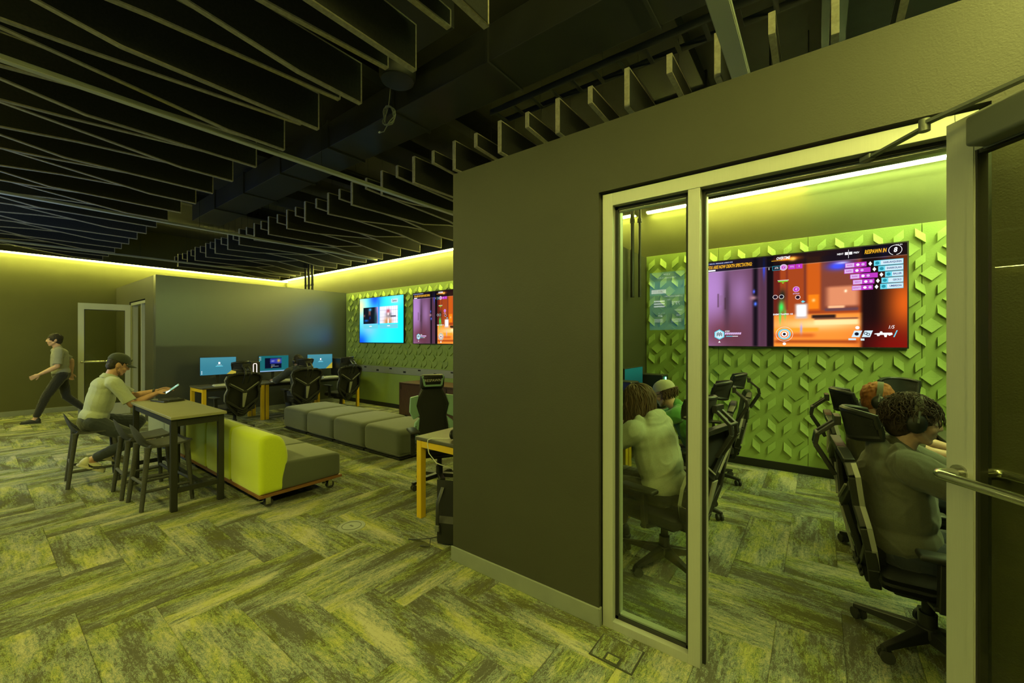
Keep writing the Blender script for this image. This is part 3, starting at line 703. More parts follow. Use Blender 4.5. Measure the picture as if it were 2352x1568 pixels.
    for k in range(5):
        q = 2 * math.pi * k / 5 + .5; d = V(math.cos(q), math.sin(q), 0); n = V(-d.y, d.x, 0)
        b = MB(); p = []
        for r_, wd, z0, z1 in ((.04, .035, .065, .125), (.2, .026, .068, .10), (.315, .02, .062, .082)):
            p += [d * r_ - n * wd + V(0, 0, z0), d * r_ + n * wd + V(0, 0, z0), d * r_ + n * wd * .7 + V(0, 0, z1), d * r_ - n * wd * .7 + V(0, 0, z1)]
        fs = [(0, 3, 2, 1), (8, 9, 10, 11)]
        for i in (0, 4): fs += [(i, i + 1, i + 5, i + 4), (i + 1, i + 2, i + 6, i + 5), (i + 2, i + 3, i + 7, i + 6), (i + 3, i, i + 4, i + 7)]
        o = b.add([tuple(x) for x in p], fs).build('base_arm', M['black'], t, bevel=.004)
        c = d * .305 + V(0, 0, .031); b = MB(); wd = (n * .8 + d * .6)
        for s in (-1, 1): b.cyl(c + wd * s * .011 - d * .012, c + wd * s * .026 - d * .012, .031, n=14)
        b.cyl(c + V(0, 0, .01), c + V(0, 0, .045), .011, n=8); b.build('caster', M['wheel'], o, smooth='auto')
    return t
gc = make_gaming_chair('black gaming chair with silver chevron back, left-hand one at the far desks')
gc.location = (-8.42, 2.86, 0); gc.rotation_euler = (0, 0, R(96)); gc['group'] = 'gaming chairs at the far desks'
dup(gc, (-8.62, 4.14, 0), R(84), 'gaming chair under the seated person at the far desks, middle of three', 'gaming chairs at the far desks')
dup(gc, (-8.72, 5.08, 0), R(96), 'empty gaming chair at the far desks nearest the green wall', 'gaming chairs at the far desks')
dup(gc, (-.90, 3.05, 0), R(78), 'gaming chair holding the person in the pale hoodie behind the sidelight', 'gaming chairs on the left of the glass room')
dup(gc, (-.99, 4.15, 0), R(97), 'gaming chair behind the person in the pale cap, middle of the left row', 'gaming chairs on the left of the glass room')
dup(gc, (-1.0, 5.22, 0), R(101), 'empty gaming chair nearest the green wall in the left row of the glass room', 'gaming chairs on the left of the glass room')
dup(gc, (.46, 3.02, 0), R(-86), 'gaming chair holding the curly-haired person beside the open door', 'gaming chairs on the right of the glass room')
dup(gc, (.43, 4.12, 0), R(-88), 'gaming chair of the ginger-haired person in the glass room', 'gaming chairs on the right of the glass room')
dup(gc, (.68, 5.25, 0), R(-168), 'gaming chair turned around before the green wall, only its headrest showing', 'gaming chairs on the right of the glass room')

# racing style chair with teal wings
def text(name, body, size, m, parent, mtx, shear=0.0, ext=.0008, align='CENTER', bold=0.0, space=1.0):
    cu = bpy.data.curves.new(name, 'FONT'); cu.body = body; cu.size = size; cu.shear = shear; cu.extrude = ext; cu.align_x = align; cu.align_y = 'CENTER'; cu.offset = bold; cu.space_character = space
    cu.resolution_u = 2
    tmp = bpy.data.objects.new(name, cu); COL.objects.link(tmp)
    me = bpy.data.meshes.new_from_object(tmp); bpy.data.objects.remove(tmp); bpy.data.curves.remove(cu)
    me.transform(mtx); me.name = name
    return link(name, me, m, parent)
def racing_chair():
    t = thing('racing_chair', 'black racing style chair with teal wings at the yellow-legged desk', 'chair', (-3.42, 3.18, 0), R(-118))
    rec = R(10)
    def P(u, v, w=0): return V(u, -.23 - math.sin(rec) * v + w, .44 + math.cos(rec) * v)
    prof = [(.17, 0), (.185, .10), (.16, .28), (.205, .42), (.15, .56), (.12, .62)]
    poly = [P(u, v) for u, v in prof] + [P(-u, v) for u, v in prof[::-1]]
    n = len(poly); b = MB()
    b.add([tuple(p) for p in poly] + [tuple(p + V(0, -.05, 0)) for p in poly], [tuple(range(n)), tuple(range(2 * n - 1, n - 1, -1))] + [((i + 1) % n, i, i + n, (i + 1) % n + n) for i in range(n)])
    b.build('backrest', M['black'], t, bevel=.012)
    q = [P(u * .8, v * .97 + .01, .006) for u, v in prof] + [P(-u * .8, v * .97 + .01, .006) for u, v in prof[::-1]]
    b = MB().add([tuple(p) for p in q] + [tuple(p + V(0, -.012, 0)) for p in q], [tuple(range(n)), tuple(range(2 * n - 1, n - 1, -1))] + [((i + 1) % n, i, i + n, (i + 1) % n + n) for i in range(n)])
    b.build('mesh_panel', M['mesh'], t)
    for sg in (-1, 1):
        for nm, pts in (('shoulder_wing', [(.165, .30), (.20, .42), (.165, .54), (.27, .525), (.285, .36), (.245, .27)]), ('side_bolster', [(.18, .005), (.19, .10), (.165, .28), (.225, .23), (.245, .12), (.235, .0)])):
            b = MB(); m = len(pts)
            fr_ = [P(sg * u, v, .03 + .35 * max(0, u - .17)) for u, v in pts]
            b.add([tuple(p) for p in fr_] + [tuple(p + V(0, -.055, 0)) for p in fr_], [tuple(range(m)), tuple(range(2 * m - 1, m - 1, -1))] + [((i + 1) % m, i, i + m, (i + 1) % m + m) for i in range(m)])
            b.build(nm, M['teal'], t, bevel=.008)
    c = P(0, .70, .02)
    hd = MB().rbox(c, (.29, .085, .17), .03, 3, rot=Matrix.Rotation(-rec, 3, 'X') @ Matrix.Identity(3)).build('headrest', M['black'], t, smooth='auto')
    fy = c.y + .046
    rt = Matrix.Translation((0, fy + .002, c.z)) @ Matrix.Rotation(R(180), 4, 'Z') @ Matrix.Rotation(R(90) - rec * 0, 4, 'X')
    b = MB(); pts = [(-.125, .075), (-.10, -.045), (.10, -.045), (.125, .075)]
    for (u0, v0), (u1, v1) in zip(pts, pts[1:]): b.bar((u0, fy, c.z + v0), (u1, fy, c.z + v1), .022, .008, up=(0, 1, 0))
    b.build('headrest_piping', M['teal'], t)
    text('lettering', 'RESPAWN', .046, M['white'], t, rt @ Matrix.Translation((0, .015, 0)), space=.95)
    text('lettering', 'RESPAWN', .034, M['black'], t, Matrix.Translation((.222, P(0, .12).y + .055, P(0, .12).z)) @ Matrix.Rotation(R(180), 4, 'Z') @ Matrix.Rotation(R(90), 4, 'X') @ Matrix.Rotation(R(90), 4, 'Z'))
    MB().rbox((0, .03, .43), (.50, .50, .10), .04, 4, bulge=.015).build('seat', M['black'], t, smooth='auto')
    MB().b2((-.12, -.16, .33), (.12, .14, .375)).bar((0, -.16, .36), (0, -.27, .44), .12, .02).build('mechanism', M['black_m'], t)
    MB().bar((-.1, .0, .345), (-.26, .05, .325), .014, .01).rbox((-.29, .06, .32), (.09, .035, .014), .005, 2).build('tilt_lever', M['black'], t)
    for sg in (-1, 1):
        a = MB().bar((sg * .2, 0, .36), (sg * .30, 0, .38), .06, .02).bar((sg * .30, 0, .37), (sg * .30, 0, .62), .05, .03, up=(0, 1, 0)).build('armrest', M['black'], t, bevel=.004)
        MB().rbox((sg * .30, .03, .635), (.10, .26, .03), .013, 3).build('arm_pad', M['black_m'], a, smooth='auto')
    MB().cyl((0, 0, .10), (0, 0, .34), .027).cyl((0, 0, .10), (0, 0, .22), .038).build('gas_lift', M['black_m'], t, smooth='auto')
    for k in range(5):
        q = 2 * math.pi * k / 5 + .25; d = V(math.cos(q), math.sin(q), 0)
        o = MB().bar(V(0, 0, .115), d * .18 + V(0, 0, .10), .06, .045).bar(d * .17 + V(0, 0, .098), d * .33 + V(0, 0, .075), .045, .03).build('base_arm', M['black'], t, bevel=.006)
        n_ = V(-d.y, d.x, 0); cc = d * .31 + V(0, 0, .031); b = MB()
        for s in (-1, 1): b.cyl(cc + n_ * s * .008, cc + n_ * s * .026, .031, n=14)
        b.cyl(cc, cc + V(0, 0, .045), .011, n=8); b.build('caster', M['wheel'], o, smooth='auto')
racing_chair()

# counter stools: one-piece plastic shell on four legs with rungs
def make_stool(label):
    t = thing('counter_stool', label, 'stool')
    sh = .60
    def fn(i, j):
        a = j / 14 * 2 - 1; s = i / 12
        if s < .62:
            k = s / .62; y = .19 - .36 * k; z = sh + .006 - .022 * math.sin(k * 2.6) + .012 * abs(a) ** 2.5; wd = .205 * (1 - .06 * k)
            if k < .12: wd *= .9 + .1 * k / .12
        else:
            k = (s - .62) / .38; y = -.17 - .045 * math.sin(k * 1.5) - .03 * k; z = sh + .21 * k ** 1.25 * (1 - .45 * abs(a) ** 2.2) + .012 * abs(a) ** 2.5; wd = .193 * (1 - .16 * k)
            y += .06 * abs(a) ** 2 * (1 - .3 * k)
        return Vector((a * wd, y, z))
    MB().grid(fn, 13, 15, (0, .004, -.018)).build('seat_shell', M['stool'], t, smooth='auto')
    L = []
    for sx in (-1, 1):
        for sy in (-1, 1):
            top = V(sx * .165, .15 if sy > 0 else -.155, sh - .01); bot = V(sx * .205, .185 if sy > 0 else -.215, 0)
            L.append((sx, sy, top, bot))
            MB().tube([bot, bot.lerp(top, .5), bot.lerp(top, .9), top], [.0175, .0205, .023, .03], 12).build('leg', M['stool'], t, smooth='auto')
    for sx in (-1, 1):
        f = [l for l in L if l[0] == sx]; a = f[0][3].lerp(f[0][2], .30); b = f[1][3].lerp(f[1][2], .30)
        MB().tube([a, b], .0145, 10).build('rung', M['stool'], t, smooth='auto')
    for sy in (-1, 1):
        f = [l for l in L if l[1] == sy]; k = .36 if sy > 0 else .42; a = f[0][3].lerp(f[0][2], k); b = f[1][3].lerp(f[1][2], k)
        MB().tube([a, b], .0145, 10).build('rung', M['stool'], t, smooth='auto')
    return t
st = make_stool('charcoal plastic counter stool under the seated man with the cap'); st.location = (-6.72, .86, 0); st.rotation_euler = (0, 0, R(-4)); st['group'] = 'counter stools at the putty table'
dup(st, (-5.84, 1.13, 0), 0, 'empty charcoal counter stool, second from the right end of the table', 'counter stools at the putty table')
dup(st, (-5.33, 1.17, 0), R(3), 'empty charcoal counter stool at the right end of the table', 'counter stools at the putty table')

# counter table
t = thing('counter_table', 'narrow counter height table with putty top and black frame', 'table', (-5.62, 1.345, 0))
hx, hy, ht = .80, .225, .905
MB().rbox((0, 0, ht - .014), (1.6, .45, .028), .005, 2).build('tabletop', M['tabletop'], t)
for sx in (-1, 1):
    for sy in (-1, 1): MB().rbox((sx * (hx - .07), sy * (hy - .035), (ht - .028) / 2), (.052, .052, ht - .028), .006, 2).build('leg', M['black_m'], t)
    MB().b2((sx * (hx - .07) - .02, -hy + .06, ht - .10), (sx * (hx - .07) + .02, hy - .06, ht - .04)).build('apron', M['black_m'], t)
    MB().b2((sx * (hx - .07) - .018, -hy + .06, .17), (sx * (hx - .07) + .018, hy - .06, .215)).build('end_rail', M['black_m'], t)
for sy in (-1, 1): MB().b2((-hx + .09, sy * (hy - .035) - .015, ht - .09), (hx - .09, sy * (hy - .035) + .015, ht - .04)).build('apron', M['black_m'], t)
MB().b2((-hx + .08, .06, .172), (hx - .08, .10, .212)).build('foot_rail', M['black_m'], t)
MB().b2((-.55, .058, .2125), (.55, .102, .2145)).build('foot_rail_cap', M['steel'], t)
MB().b2((-.1, -.20, ht - .06), (.25, -.02, ht - .03)).build('cable_tray', M['black'], t)

# modular sofa on castered platforms
def soft(mb, poly, x0, x1, r=.035, ax='x'):
    bm = bmesh.new(); n = len(poly)
    a = [bm.verts.new((x0, y, z)) for y, z in poly]; b = [bm.verts.new((x1, y, z)) for y, z in poly]
    bm.faces.new(a); bm.faces.new(b[::-1])
    for i in range(n): bm.faces.new((a[(i + 1) % n], a[i], b[i], b[(i + 1) % n]))
    bmesh.ops.bevel(bm, geom=[e for e in bm.edges if e.calc_face_angle(0) > .35], offset=r, segments=4, profile=.5, affect='EDGES')
    bm.verts.index_update()
    mb.add([v.co.copy() for v in bm.verts], [tuple(v.index for v in f.verts) for f in bm.faces]); bm.free(); return mb
def smooth_poly(poly, it=3):
    for _ in range(it):
        q = []
        for (a, b), (c, d) in zip(poly, poly[1:] + poly[:1]): q += [(a * .75 + c * .25, b * .75 + d * .25), (a * .25 + c * .75, b * .25 + d * .75)]
        poly = q
    return poly
def puff(poly, a, b, r=.045, k=5):
    # padded block: the outline swept from a to b with rounded ends
    cy = (min(p[0] for p in poly) + max(p[0] for p in poly)) / 2; cz = (min(p[1] for p in poly) + max(p[1] for p in poly)) / 2
    hy = (max(p[0] for p in poly) - min(p[0] for p in poly)) / 2; hz = (max(p[1] for p in poly) - min(p[1] for p in poly)) / 2
    sec = [(a + r * (1 - math.cos(q)), r * (1 - math.sin(q))) for q in np.linspace(0, math.pi / 2, k)]; sec += [(a + b - x, d) for x, d in sec[::-1]]
    vs = []; n = len(poly)
    for x, d in sec: vs += [(x, cy + (y - cy) * (1 - d / hy), cz + (z - cz) * (1 - d / hz)) for y, z in poly]
    fs = [tuple(range(n)), tuple(range(len(vs) - 1, len(vs) - n - 1, -1))]
    for i in range(len(sec) - 1):
        for j in range(n): fs.append((i * n + j, i * n + (j + 1) % n, (i + 1) * n + (j + 1) % n, (i + 1) * n + j))
    return MB().add(vs, fs)
def sofa(x_left, x_right, secs, back_m, label, group):
    y0, y1 = 1.63, 2.46
    t = thing('lounge_sofa', label, 'sofa', ((x_left + x_right) / 2, (y0 + y1) / 2, 0), 0, group)
    ox, oy = t.location.x, t.location.y; h = (x_right - x_left) / 2; dy = (y1 - y0) / 2
    soft(MB(), [(-dy, .125), (dy, .125), (dy, .15), (-dy, .15)], -h, h, .008).build('platform', M['ply'], t, smooth='auto')
    MB().b2((-h + .05, -dy + .05, .105), (h - .05, dy - .05, .124)).build('underframe', M['black_m'], t)
    wsec = 2 * h / secs
    for i in range(secs):
        a = -h + i * wsec + .004; b = a + wsec - .008
        puff(smooth_poly([(-dy + .15, .152), (-dy + .2, .150), (dy - .05, .150), (dy - .012, .152), (dy - .008, .19), (dy - .008, .33), (dy - .012, .385), (dy - .08, .405), (-dy + .2, .425), (-dy + .15, .42)], 2), a + .004, b - .004, .03).build('seat_cushion', M['greyup'], t, smooth='auto')
        puff(smooth_poly([(-dy + .004, .150), (-dy + .03, .148), (-dy + .20, .148), (-dy + .225, .150), (-dy + .222, .25), (-dy + .255, .37), (-dy + .275, .47), (-dy + .255, .58), (-dy + .215, .675), (-dy + .12, .715), (-dy + .03, .71), (-dy + .002, .66), (-dy + .002, .3)], 2), a, b, .04).build('back_cushion', back_m, t, smooth='auto')
    for sx in (-1, 0, 1) if secs > 2 else (-1, 1):
        for sy in (-1, 1):
            c = V(sx * (h - .11), sy * (dy - .10), .04)
            b = MB()
            for s in (-1, 1): b.cyl(c + V(s * .006, .02, 0), c + V(s * .02, .02, 0), .04, n=18)
            o = b.build('caster', M['wheel'], t, smooth='auto')
            MB().b2(c + V(-.03, -.03, .055), c + V(.03, .03, .065)).b2(c + V(-.026, -.01, -.01), c + V(-.022, .035, .055)).b2(c + V(.022, -.01, -.01), c + V(.026, .035, .055)).cyl(c + V(-.03, .02, 0), c + V(.03, .02, 0), .01, n=10).build('caster_fork', M['steel'], o)
            MB().rbox(c + V(.0, -.045, .03), (.035, .035, .014), .004, 2).build('brake_pedal', M['steel'], o)
    return t
sofa(-6.42, -4.2, 3, M['lime'], 'lime green backed sofa with grey seats on a wheeled plywood base', None)
sofa(-8.25, -6.46, 2, M['paleup'], 'pale sage backed sofa section behind the counter table end', None)

# ottomans in a row
o0 = None
for i in range(4):
    x = -7.40 + i * .845
    lb = ('grey upholstered cube ottoman at the left end of the row', 'second grey cube ottoman from the left in the row', 'third grey cube ottoman from the left in the row', 'grey cube ottoman at the right end of the row, beside the wheeled racing chair')[i]
    if o0 is None:
        o0 = thing('ottoman', lb, 'ottoman', (x, 3.84, 0), 0, 'row of grey ottomans')
        MB().rbox((0, 0, .225), (.838, .84, .37), .075, 5, bulge=.022).build('cushion', M['greyup'], o0, smooth='auto')
        MB().b2((-.40, -.405, .028), (.40, .405, .045)).build('plinth', M['black'], o0)
        for sx in (-1, 1):
            for sy in (-1, 1): MB().cyl((sx * .34, sy * .34, 0), (sx * .34, sy * .34, .03), .025).build('foot', M['black'], o0)
        pip = [( -.405, -.405, .082), (.405, -.405, .082), (.405, .405, .082), (-.405, .405, .082)]
        MB().tube([V(a * 1.036 * .838 / .84, b * 1.036, c) for a, b, c in pip], .004, 6, closed=True).build('piping', M['greyup'], o0)
    else: dup(o0, (x, 3.84, 0), 0, lb, 'row of grey ottomans')

# walnut credenza
t = thing('credenza', 'walnut veneer credenza against the green wall behind the racing chair', 'cabinet', (-5.65, 5.70, 0))
cw, cd, chh = 1.38, .30, .74
MB().b2((-cw, -cd, chh - .03), (cw, cd, chh)).build('top', M['walnut'], t, bevel=.003)
for s in (-1, 1): MB().b2((s * cw - (.025 if s > 0 else 0), -cd, .0), (s * cw + (.025 if s < 0 else 0), cd, chh - .03)).build('side_panel', M['walnut'], t, bevel=.002)
MB().b2((-cw + .025, -cd + .03, .07), (cw - .025, cd, .095)).b2((-cw + .025, cd - .02, .095), (cw - .025, cd, chh - .03)).build('carcass', M['walnut'], t)
MB().b2((-cw + .025, -cd + .06, 0), (cw - .025, -cd + .075, .07)).build('plinth', M['black'], t)
for i in range(4):
    a = -cw + .028 + i * (2 * cw - .05) / 4
    d = MB().b2((a, -cd, .075), (a + (2 * cw - .05) / 4 - .006, -cd + .02, chh - .035)).build('cabinet_door', M['walnut'], t, bevel=.002)
    MB().b2((a + .03, -cd - .012, .60), (a + .04, -cd - .001, .70)).build('pull', M['black_m'], d)

# ------------------------------------------------------------------ desks
def desk(label, cx, cy, W_, D_, rz, group=None, ht=.745):
    # local: W along x, depth along y
    t = thing('gaming_desk', label, 'desk', (cx, cy, 0), rz, group)
    MB().rbox((0, 0, ht - .016), (W_ - .006, D_, .032), .006, 2).build('desktop', M['desktop'], t)
    lw = .06
    for sx in (-1, 1):
        for sy in (-1, 1): MB().rbox((sx * (W_ / 2 - lw / 2 - .012), sy * (D_ / 2 - lw / 2 - .008), (ht - .034) / 2), (lw, lw, ht - .034), .004, 2).build('leg', M['yellow'], t)
        MB().b2((sx * (W_ / 2 - lw / 2 - .012) - .025, -D_ / 2 + .066, ht - .094), (sx * (W_ / 2 - lw / 2 - .012) + .025, D_ / 2 - .066, ht - .036)).build('end_rail', M['yellow'], t)
    for sy in (-1, 1): MB().b2((-W_ / 2 + .07, sy * (D_ / 2 - .05) - .012, ht - .075), (W_ / 2 - .07, sy * (D_ / 2 - .05) + .012, ht - .036)).build('side_rail', M['black_m'], t)
    MB().b2((-W_ / 2 + .15, D_ / 2 - .20, ht - .13), (W_ / 2 - .15, D_ / 2 - .09, ht - .077)).build('cable_tray', M['black'], t)
    return t
for i, nm in enumerate(('left', 'middle', 'right')):
    desk('dark topped desk with yellow legs at the charcoal wall, %s of three' % nm, -9.36, 3.07 + 1.07 * i, 1.07, .72, R(90), 'yellow legged desks at the charcoal wall')
desk('dark desk with yellow legs at the corner of the near partition', -2.57, 3.30, 1.70, .78, R(-90))
for i in range(3):
    desk('dark desk on the left of the glass room, %s from the glass' % ORD[i + 1], -1.72, 3.06 + 1.07 * i, 1.07, .70, R(90), 'desks on the left of the glass room')
for i in range(3):
    desk('dark desk on the right of the glass room, %s from the door' % ORD[i + 1], 1.25, 3.0 + 1.09 * i, 1.09, .72, R(-90), 'desks on the right of the glass room')
# ------------------------------------------------------------------ screens
def sm(e0, e1, x):
    t = np.clip((x - e0) / (e1 - e0), 0, 1); return t * t * (3 - 2 * t)
def picture_mesh(name, w_, h_, nu, nv, fn):
    # lit surface facing -y, centred, picture colours per vertex; u to the right, v up (0..1)
    us = np.linspace(0, 1, nu); vs = np.linspace(0, 1, nv); U, Vv = np.meshgrid(us, vs)
    c = np.clip(fn(U, Vv), 0, 255) / 255.0
    c = np.where(c < .04045, c / 12.92, ((c + .055) / 1.055) ** 2.4)
    co = np.stack([(U - .5) * w_, U * 0, (Vv - .5) * h_], -1).reshape(-1, 3)
    idx = np.arange(nu * nv).reshape(nv, nu)
    q = np.stack([idx[:-1, :-1], idx[:-1, 1:], idx[1:, 1:], idx[1:, :-1]], -1).reshape(-1, 4)
    me = bpy.data.meshes.new(name); me.from_pydata(co.tolist(), [], q.tolist())
    at = me.color_attributes.new('picture', 'FLOAT_COLOR', 'POINT')
    at.data.foreach_set('color', np.concatenate([c.reshape(-1, 3), np.ones((nu * nv, 1))], 1).astype(np.float32).ravel())
    return me
def rgb(*c): return np.array(c, float)
def over(base, col, a): return base * (1 - a[..., None]) + rgb(*col) * a[..., None]
def boxm(U, Vv, u0, u1, v0, v1, s=.006): return sm(u0 - s, u0 + s, U) * (1 - sm(u1 - s, u1 + s, U)) * sm(v0 - s, v0 + s, Vv) * (1 - sm(v1 - s, v1 + s, Vv))
def blob(U, Vv, u, v, a, b, p=1.0): return np.exp(-(((U - u) / a) ** 2 + ((Vv - v) / b) ** 2) * p)
def game(U, Vv):
    c = np.zeros(U.shape + (3,)) + rgb(60, 34, 40)
    # far left: mauve metal wall
    lw = over(c, (150, 112, 165), sm(-.1, .02, U)); lw = over(lw, (86, 52, 70), sm(.05, .2, U) * .9); lw = over(lw, (165, 122, 185), blob(U, Vv, .03, .65, .09, .3)); lw = over(lw, (150, 110, 160), blob(U, Vv, .21, .6, .06, .28) * .8)
    lw = over(lw, (96, 46, 52), blob(U, Vv, .1, .15, .15, .22) * .8); lw = over(lw, (52, 36, 44), blob(U, Vv, .135, .55, .02, .35) * .7)
    lw = over(lw, (60, 38, 44), boxm(U, Vv, .08, .085, .46, .62)); lw = over(lw, (60, 38, 44), boxm(U, Vv, .122, .127, .43, .57)); lw = over(lw, (130, 95, 130), boxm(U, Vv, .092, .115, .48, .60) * .5)
    c = np.where((U < .36)[..., None], lw, c)
    c = over(c, (20, 14, 22), boxm(U, Vv, .285, .312, 0, 1, .012)); c = over(c, (78, 48, 66), boxm(U, Vv, .32, .355, 0, 1, .012)); c = over(c, (16, 10, 14), boxm(U, Vv, .36, .395, 0, 1, .006))
    c = over(c, (40, 70, 230), blob(U, Vv, .345, .9, .006, .12)); c = over(c, (80, 100, 240), blob(U, Vv, .29, .62, .006, .02)); c = over(c, (80, 120, 250), blob(U, Vv, .298, .48, .008, .022)); c = over(c, (190, 140, 150), blob(U, Vv, .287, .55, .018, .022) * .8)
    # corridor
    cor = np.zeros(U.shape + (3,)) + rgb(150, 62, 26)
    cor = over(cor, (95, 30, 22), boxm(U, Vv, .395, .43, .3, 1)); cor = over(cor, (120, 45, 30), boxm(U, Vv, .46, .47, .4, 1)); cor = over(cor, (110, 48, 34), boxm(U, Vv, .55, .562, .4, 1)); cor = over(cor, (188, 84, 22), boxm(U, Vv, .565, .63, .38, .95, .01))
    cor = over(cor, (226, 120, 20), boxm(U, Vv, .572, .622, .40, .55, .008)); cor = over(cor, (245, 190, 120), blob(U, Vv, .597, .49, .008, .016))
    cor = over(cor, (120, 60, 44), boxm(U, Vv, .633, .80, .38, .95, .01)); cor = over(cor, (206, 130, 92), boxm(U, Vv, .66, .80, .42, .62, .02)); cor = over(cor, (235, 175, 130), boxm(U, Vv, .665, .74, .395, .425, .008)); cor = over(cor, (96, 60, 66), boxm(U, Vv, .65, .80, .37, .40, .006))
    cor = over(cor, (250, 235, 200), blob(U, Vv, .745, .57, .006, .014))
    fl = np.zeros(U.shape + (3,)) + rgb(232, 134, 48); fl = over(fl, (255, 198, 128), blob(U, Vv, .62, .24, .2, .06)); fl = over(fl, (150, 62, 24), boxm(U, Vv, .40, .80, .04, .07, .02)); fl = over(fl, (200, 96, 34), boxm(U, Vv, .40, .60, .10, .14, .02)); fl = over(fl, (110, 66, 50), boxm(U, Vv, .60, .80, .285, .30, .008)); fl = over(fl, (255, 214, 150), boxm(U, Vv, .60, .80, .23, .28, .01)); fl = over(fl, (240, 150, 40), boxm(U, Vv, .40, .62, .16, .20, .01))
    k = 1 - sm(.33, .36, Vv); cor = cor * (1 - k[..., None]) + fl * k[..., None]
    cor = over(cor, (46, 28, 24), boxm(U, Vv, .588, .70, .30, .335, .008))
    m = sm(.392, .402, U); c = c * (1 - m[..., None]) + cor * m[..., None]
    # right: dark column then a hot orange wall
    c = over(c, (26, 12, 12), sm(.80, .825, U)); c = over(c, (205, 88, 22), sm(.86, .99, U) * (.35 + .65 * blob(U, Vv, 1.0, .42, .2, .26))); c = over(c, (120, 14, 10), blob(U, Vv, .95, .0, .12, .2) * .9)
    c = over(c, (60, 30, 70), boxm(U, Vv, .66, .80, .80, 1.0, .03) * .6); c = over(c, (60, 80, 255), blob(U, Vv, .71, .83, .045, .04)); c = over(c, (200, 200, 255), blob(U, Vv, .73, .86, .03, .012) * .8); c = over(c, (60, 60, 230), blob(U, Vv, .91, .94, .02, .05) * .7)
    # header strip
    c = over(c, (10, 10, 16), boxm(U, Vv, -.1, 1.1, .885, 1.1, .004) * .82); c = over(c, (230, 230, 235), boxm(U, Vv, -.1, 1.1, .882, .886, .002) * .5)
    c = over(c, (255, 120, 20), blob(U, Vv, .47, .955, .05, .018)); c = over(c, (255, 200, 90), blob(U, Vv, .495, .95, .016, .02))
    # hooded player outline in green, and the pale robot
    c = over(c, (30, 34, 28), blob(U, Vv, .442, .56, .018, .07)); c = over(c, (50, 230, 90), blob(U, Vv, .437, .43, .014, .06) * .95); c = over(c, (60, 220, 90), blob(U, Vv, .43, .33, .006, .08) * .8); c = over(c, (60, 220, 90), blob(U, Vv, .456, .35, .006, .06) * .7)
    c = over(c, (190, 170, 160), boxm(U, Vv, .508, .568, .30, .46, .012)); c = over(c, (245, 248, 255), boxm(U, Vv, .516, .560, .325, .445, .010)); c = over(c, (140, 150, 240), blob(U, Vv, .537, .19, .006, .05) * .8)
    return c
M['scr'] = emit_attr('game_picture', 1.35); M['scr2'] = emit_attr('cool_picture', 1.8); M['scrw'] = emit('overlay_white', (1, 1, 1), 1.1)
def flat(name, col, s=1.0): return emit(name, lin(*col), s)
M['ov_orange'] = flat('overlay_amber', (255, 190, 40)); M['ov_mag'] = flat('overlay_magenta', (196, 60, 200)); M['ov_teal'] = flat('overlay_teal', (40, 150, 170)); M['ov_pink'] = flat('overlay_lilac', (225, 190, 240)); M['ov_ice'] = flat('overlay_ice', (215, 240, 250)); M['ov_cyan'] = flat('overlay_cyan', (110, 220, 240)); M['ov_dark'] = flat('overlay_dark', (24, 22, 40)); M['ov_green'] = flat('overlay_green', (120, 240, 60)); M['ov_blue'] = flat('overlay_blue', (30, 60, 130))
FACE = Matrix.Rotation(R(90), 4, 'X')
class Screen:
    """places flat overlay shapes and words on a lit picture; u, v in 0..1 from the lower left"""
    def __init__(s, parent, w_, h_, y): s.p, s.w, s.h, s.y = parent, w_, h_, y; s.z = 0
    def at(s, u, v): return ((u - .5) * s.w, (v - .5) * s.h)
    def poly(s, name, pts, m, lift=1):
        q = [s.at(u, v) for u, v in pts]; y = s.y - .0006 * lift
        return MB().prism(q, y - .0003, y, 'y').build(name, m, s.p)
    def rect(s, name, u0, v0, u1, v1, m, lift=1, sk=0.0): return s.poly(name, [(u0, v0), (u1, v0), (u1 + sk, v1), (u0 + sk, v1)], m, lift)
    def ring(s, name, u, v, r, wd, m, lift=1, a0=0, a1=360, n=30):
        x, z = s.at(u, v); y = s.y - .0006 * lift; mb = MB(); k = max(3, int(n * (a1 - a0) / 360))
        for i in range(k):
            a, b = R(a0 + (a1 - a0) * i / k), R(a0 + (a1 - a0) * (i + 1) / k)
            q = [(x + math.cos(a) * r, z + math.sin(a) * r), (x + math.cos(b) * r, z + math.sin(b) * r), (x + math.cos(b) * (r - wd), z + math.sin(b) * (r - wd)), (x + math.cos(a) * (r - wd), z + math.sin(a) * (r - wd))]
            mb.prism(q, y - .0003, y, 'y')
        return mb.build(name, m, s.p)
    def disc(s, name, u, v, r, m, lift=1, n=20):
        x, z = s.at(u, v); y = s.y - .0006 * lift
        return MB().prism([(x + r * math.cos(2 * math.pi * i / n), z + r * math.sin(2 * math.pi * i / n)) for i in range(n)], y - .0003, y, 'y').build(name, m, s.p)
    def word(s, body, u, v, size, m, lift=2, shear=0.0, align='LEFT', bold=0.0, space=1.0, name='lettering', sx=.8):
        x, z = s.at(u, v); return text(name, body, size, m, s.p, Matrix.Translation((x, s.y - .0006 * lift, z)) @ FACE @ Matrix.Scale(sx, 4, (1, 0, 0)), shear, .0002, align, bold, space)
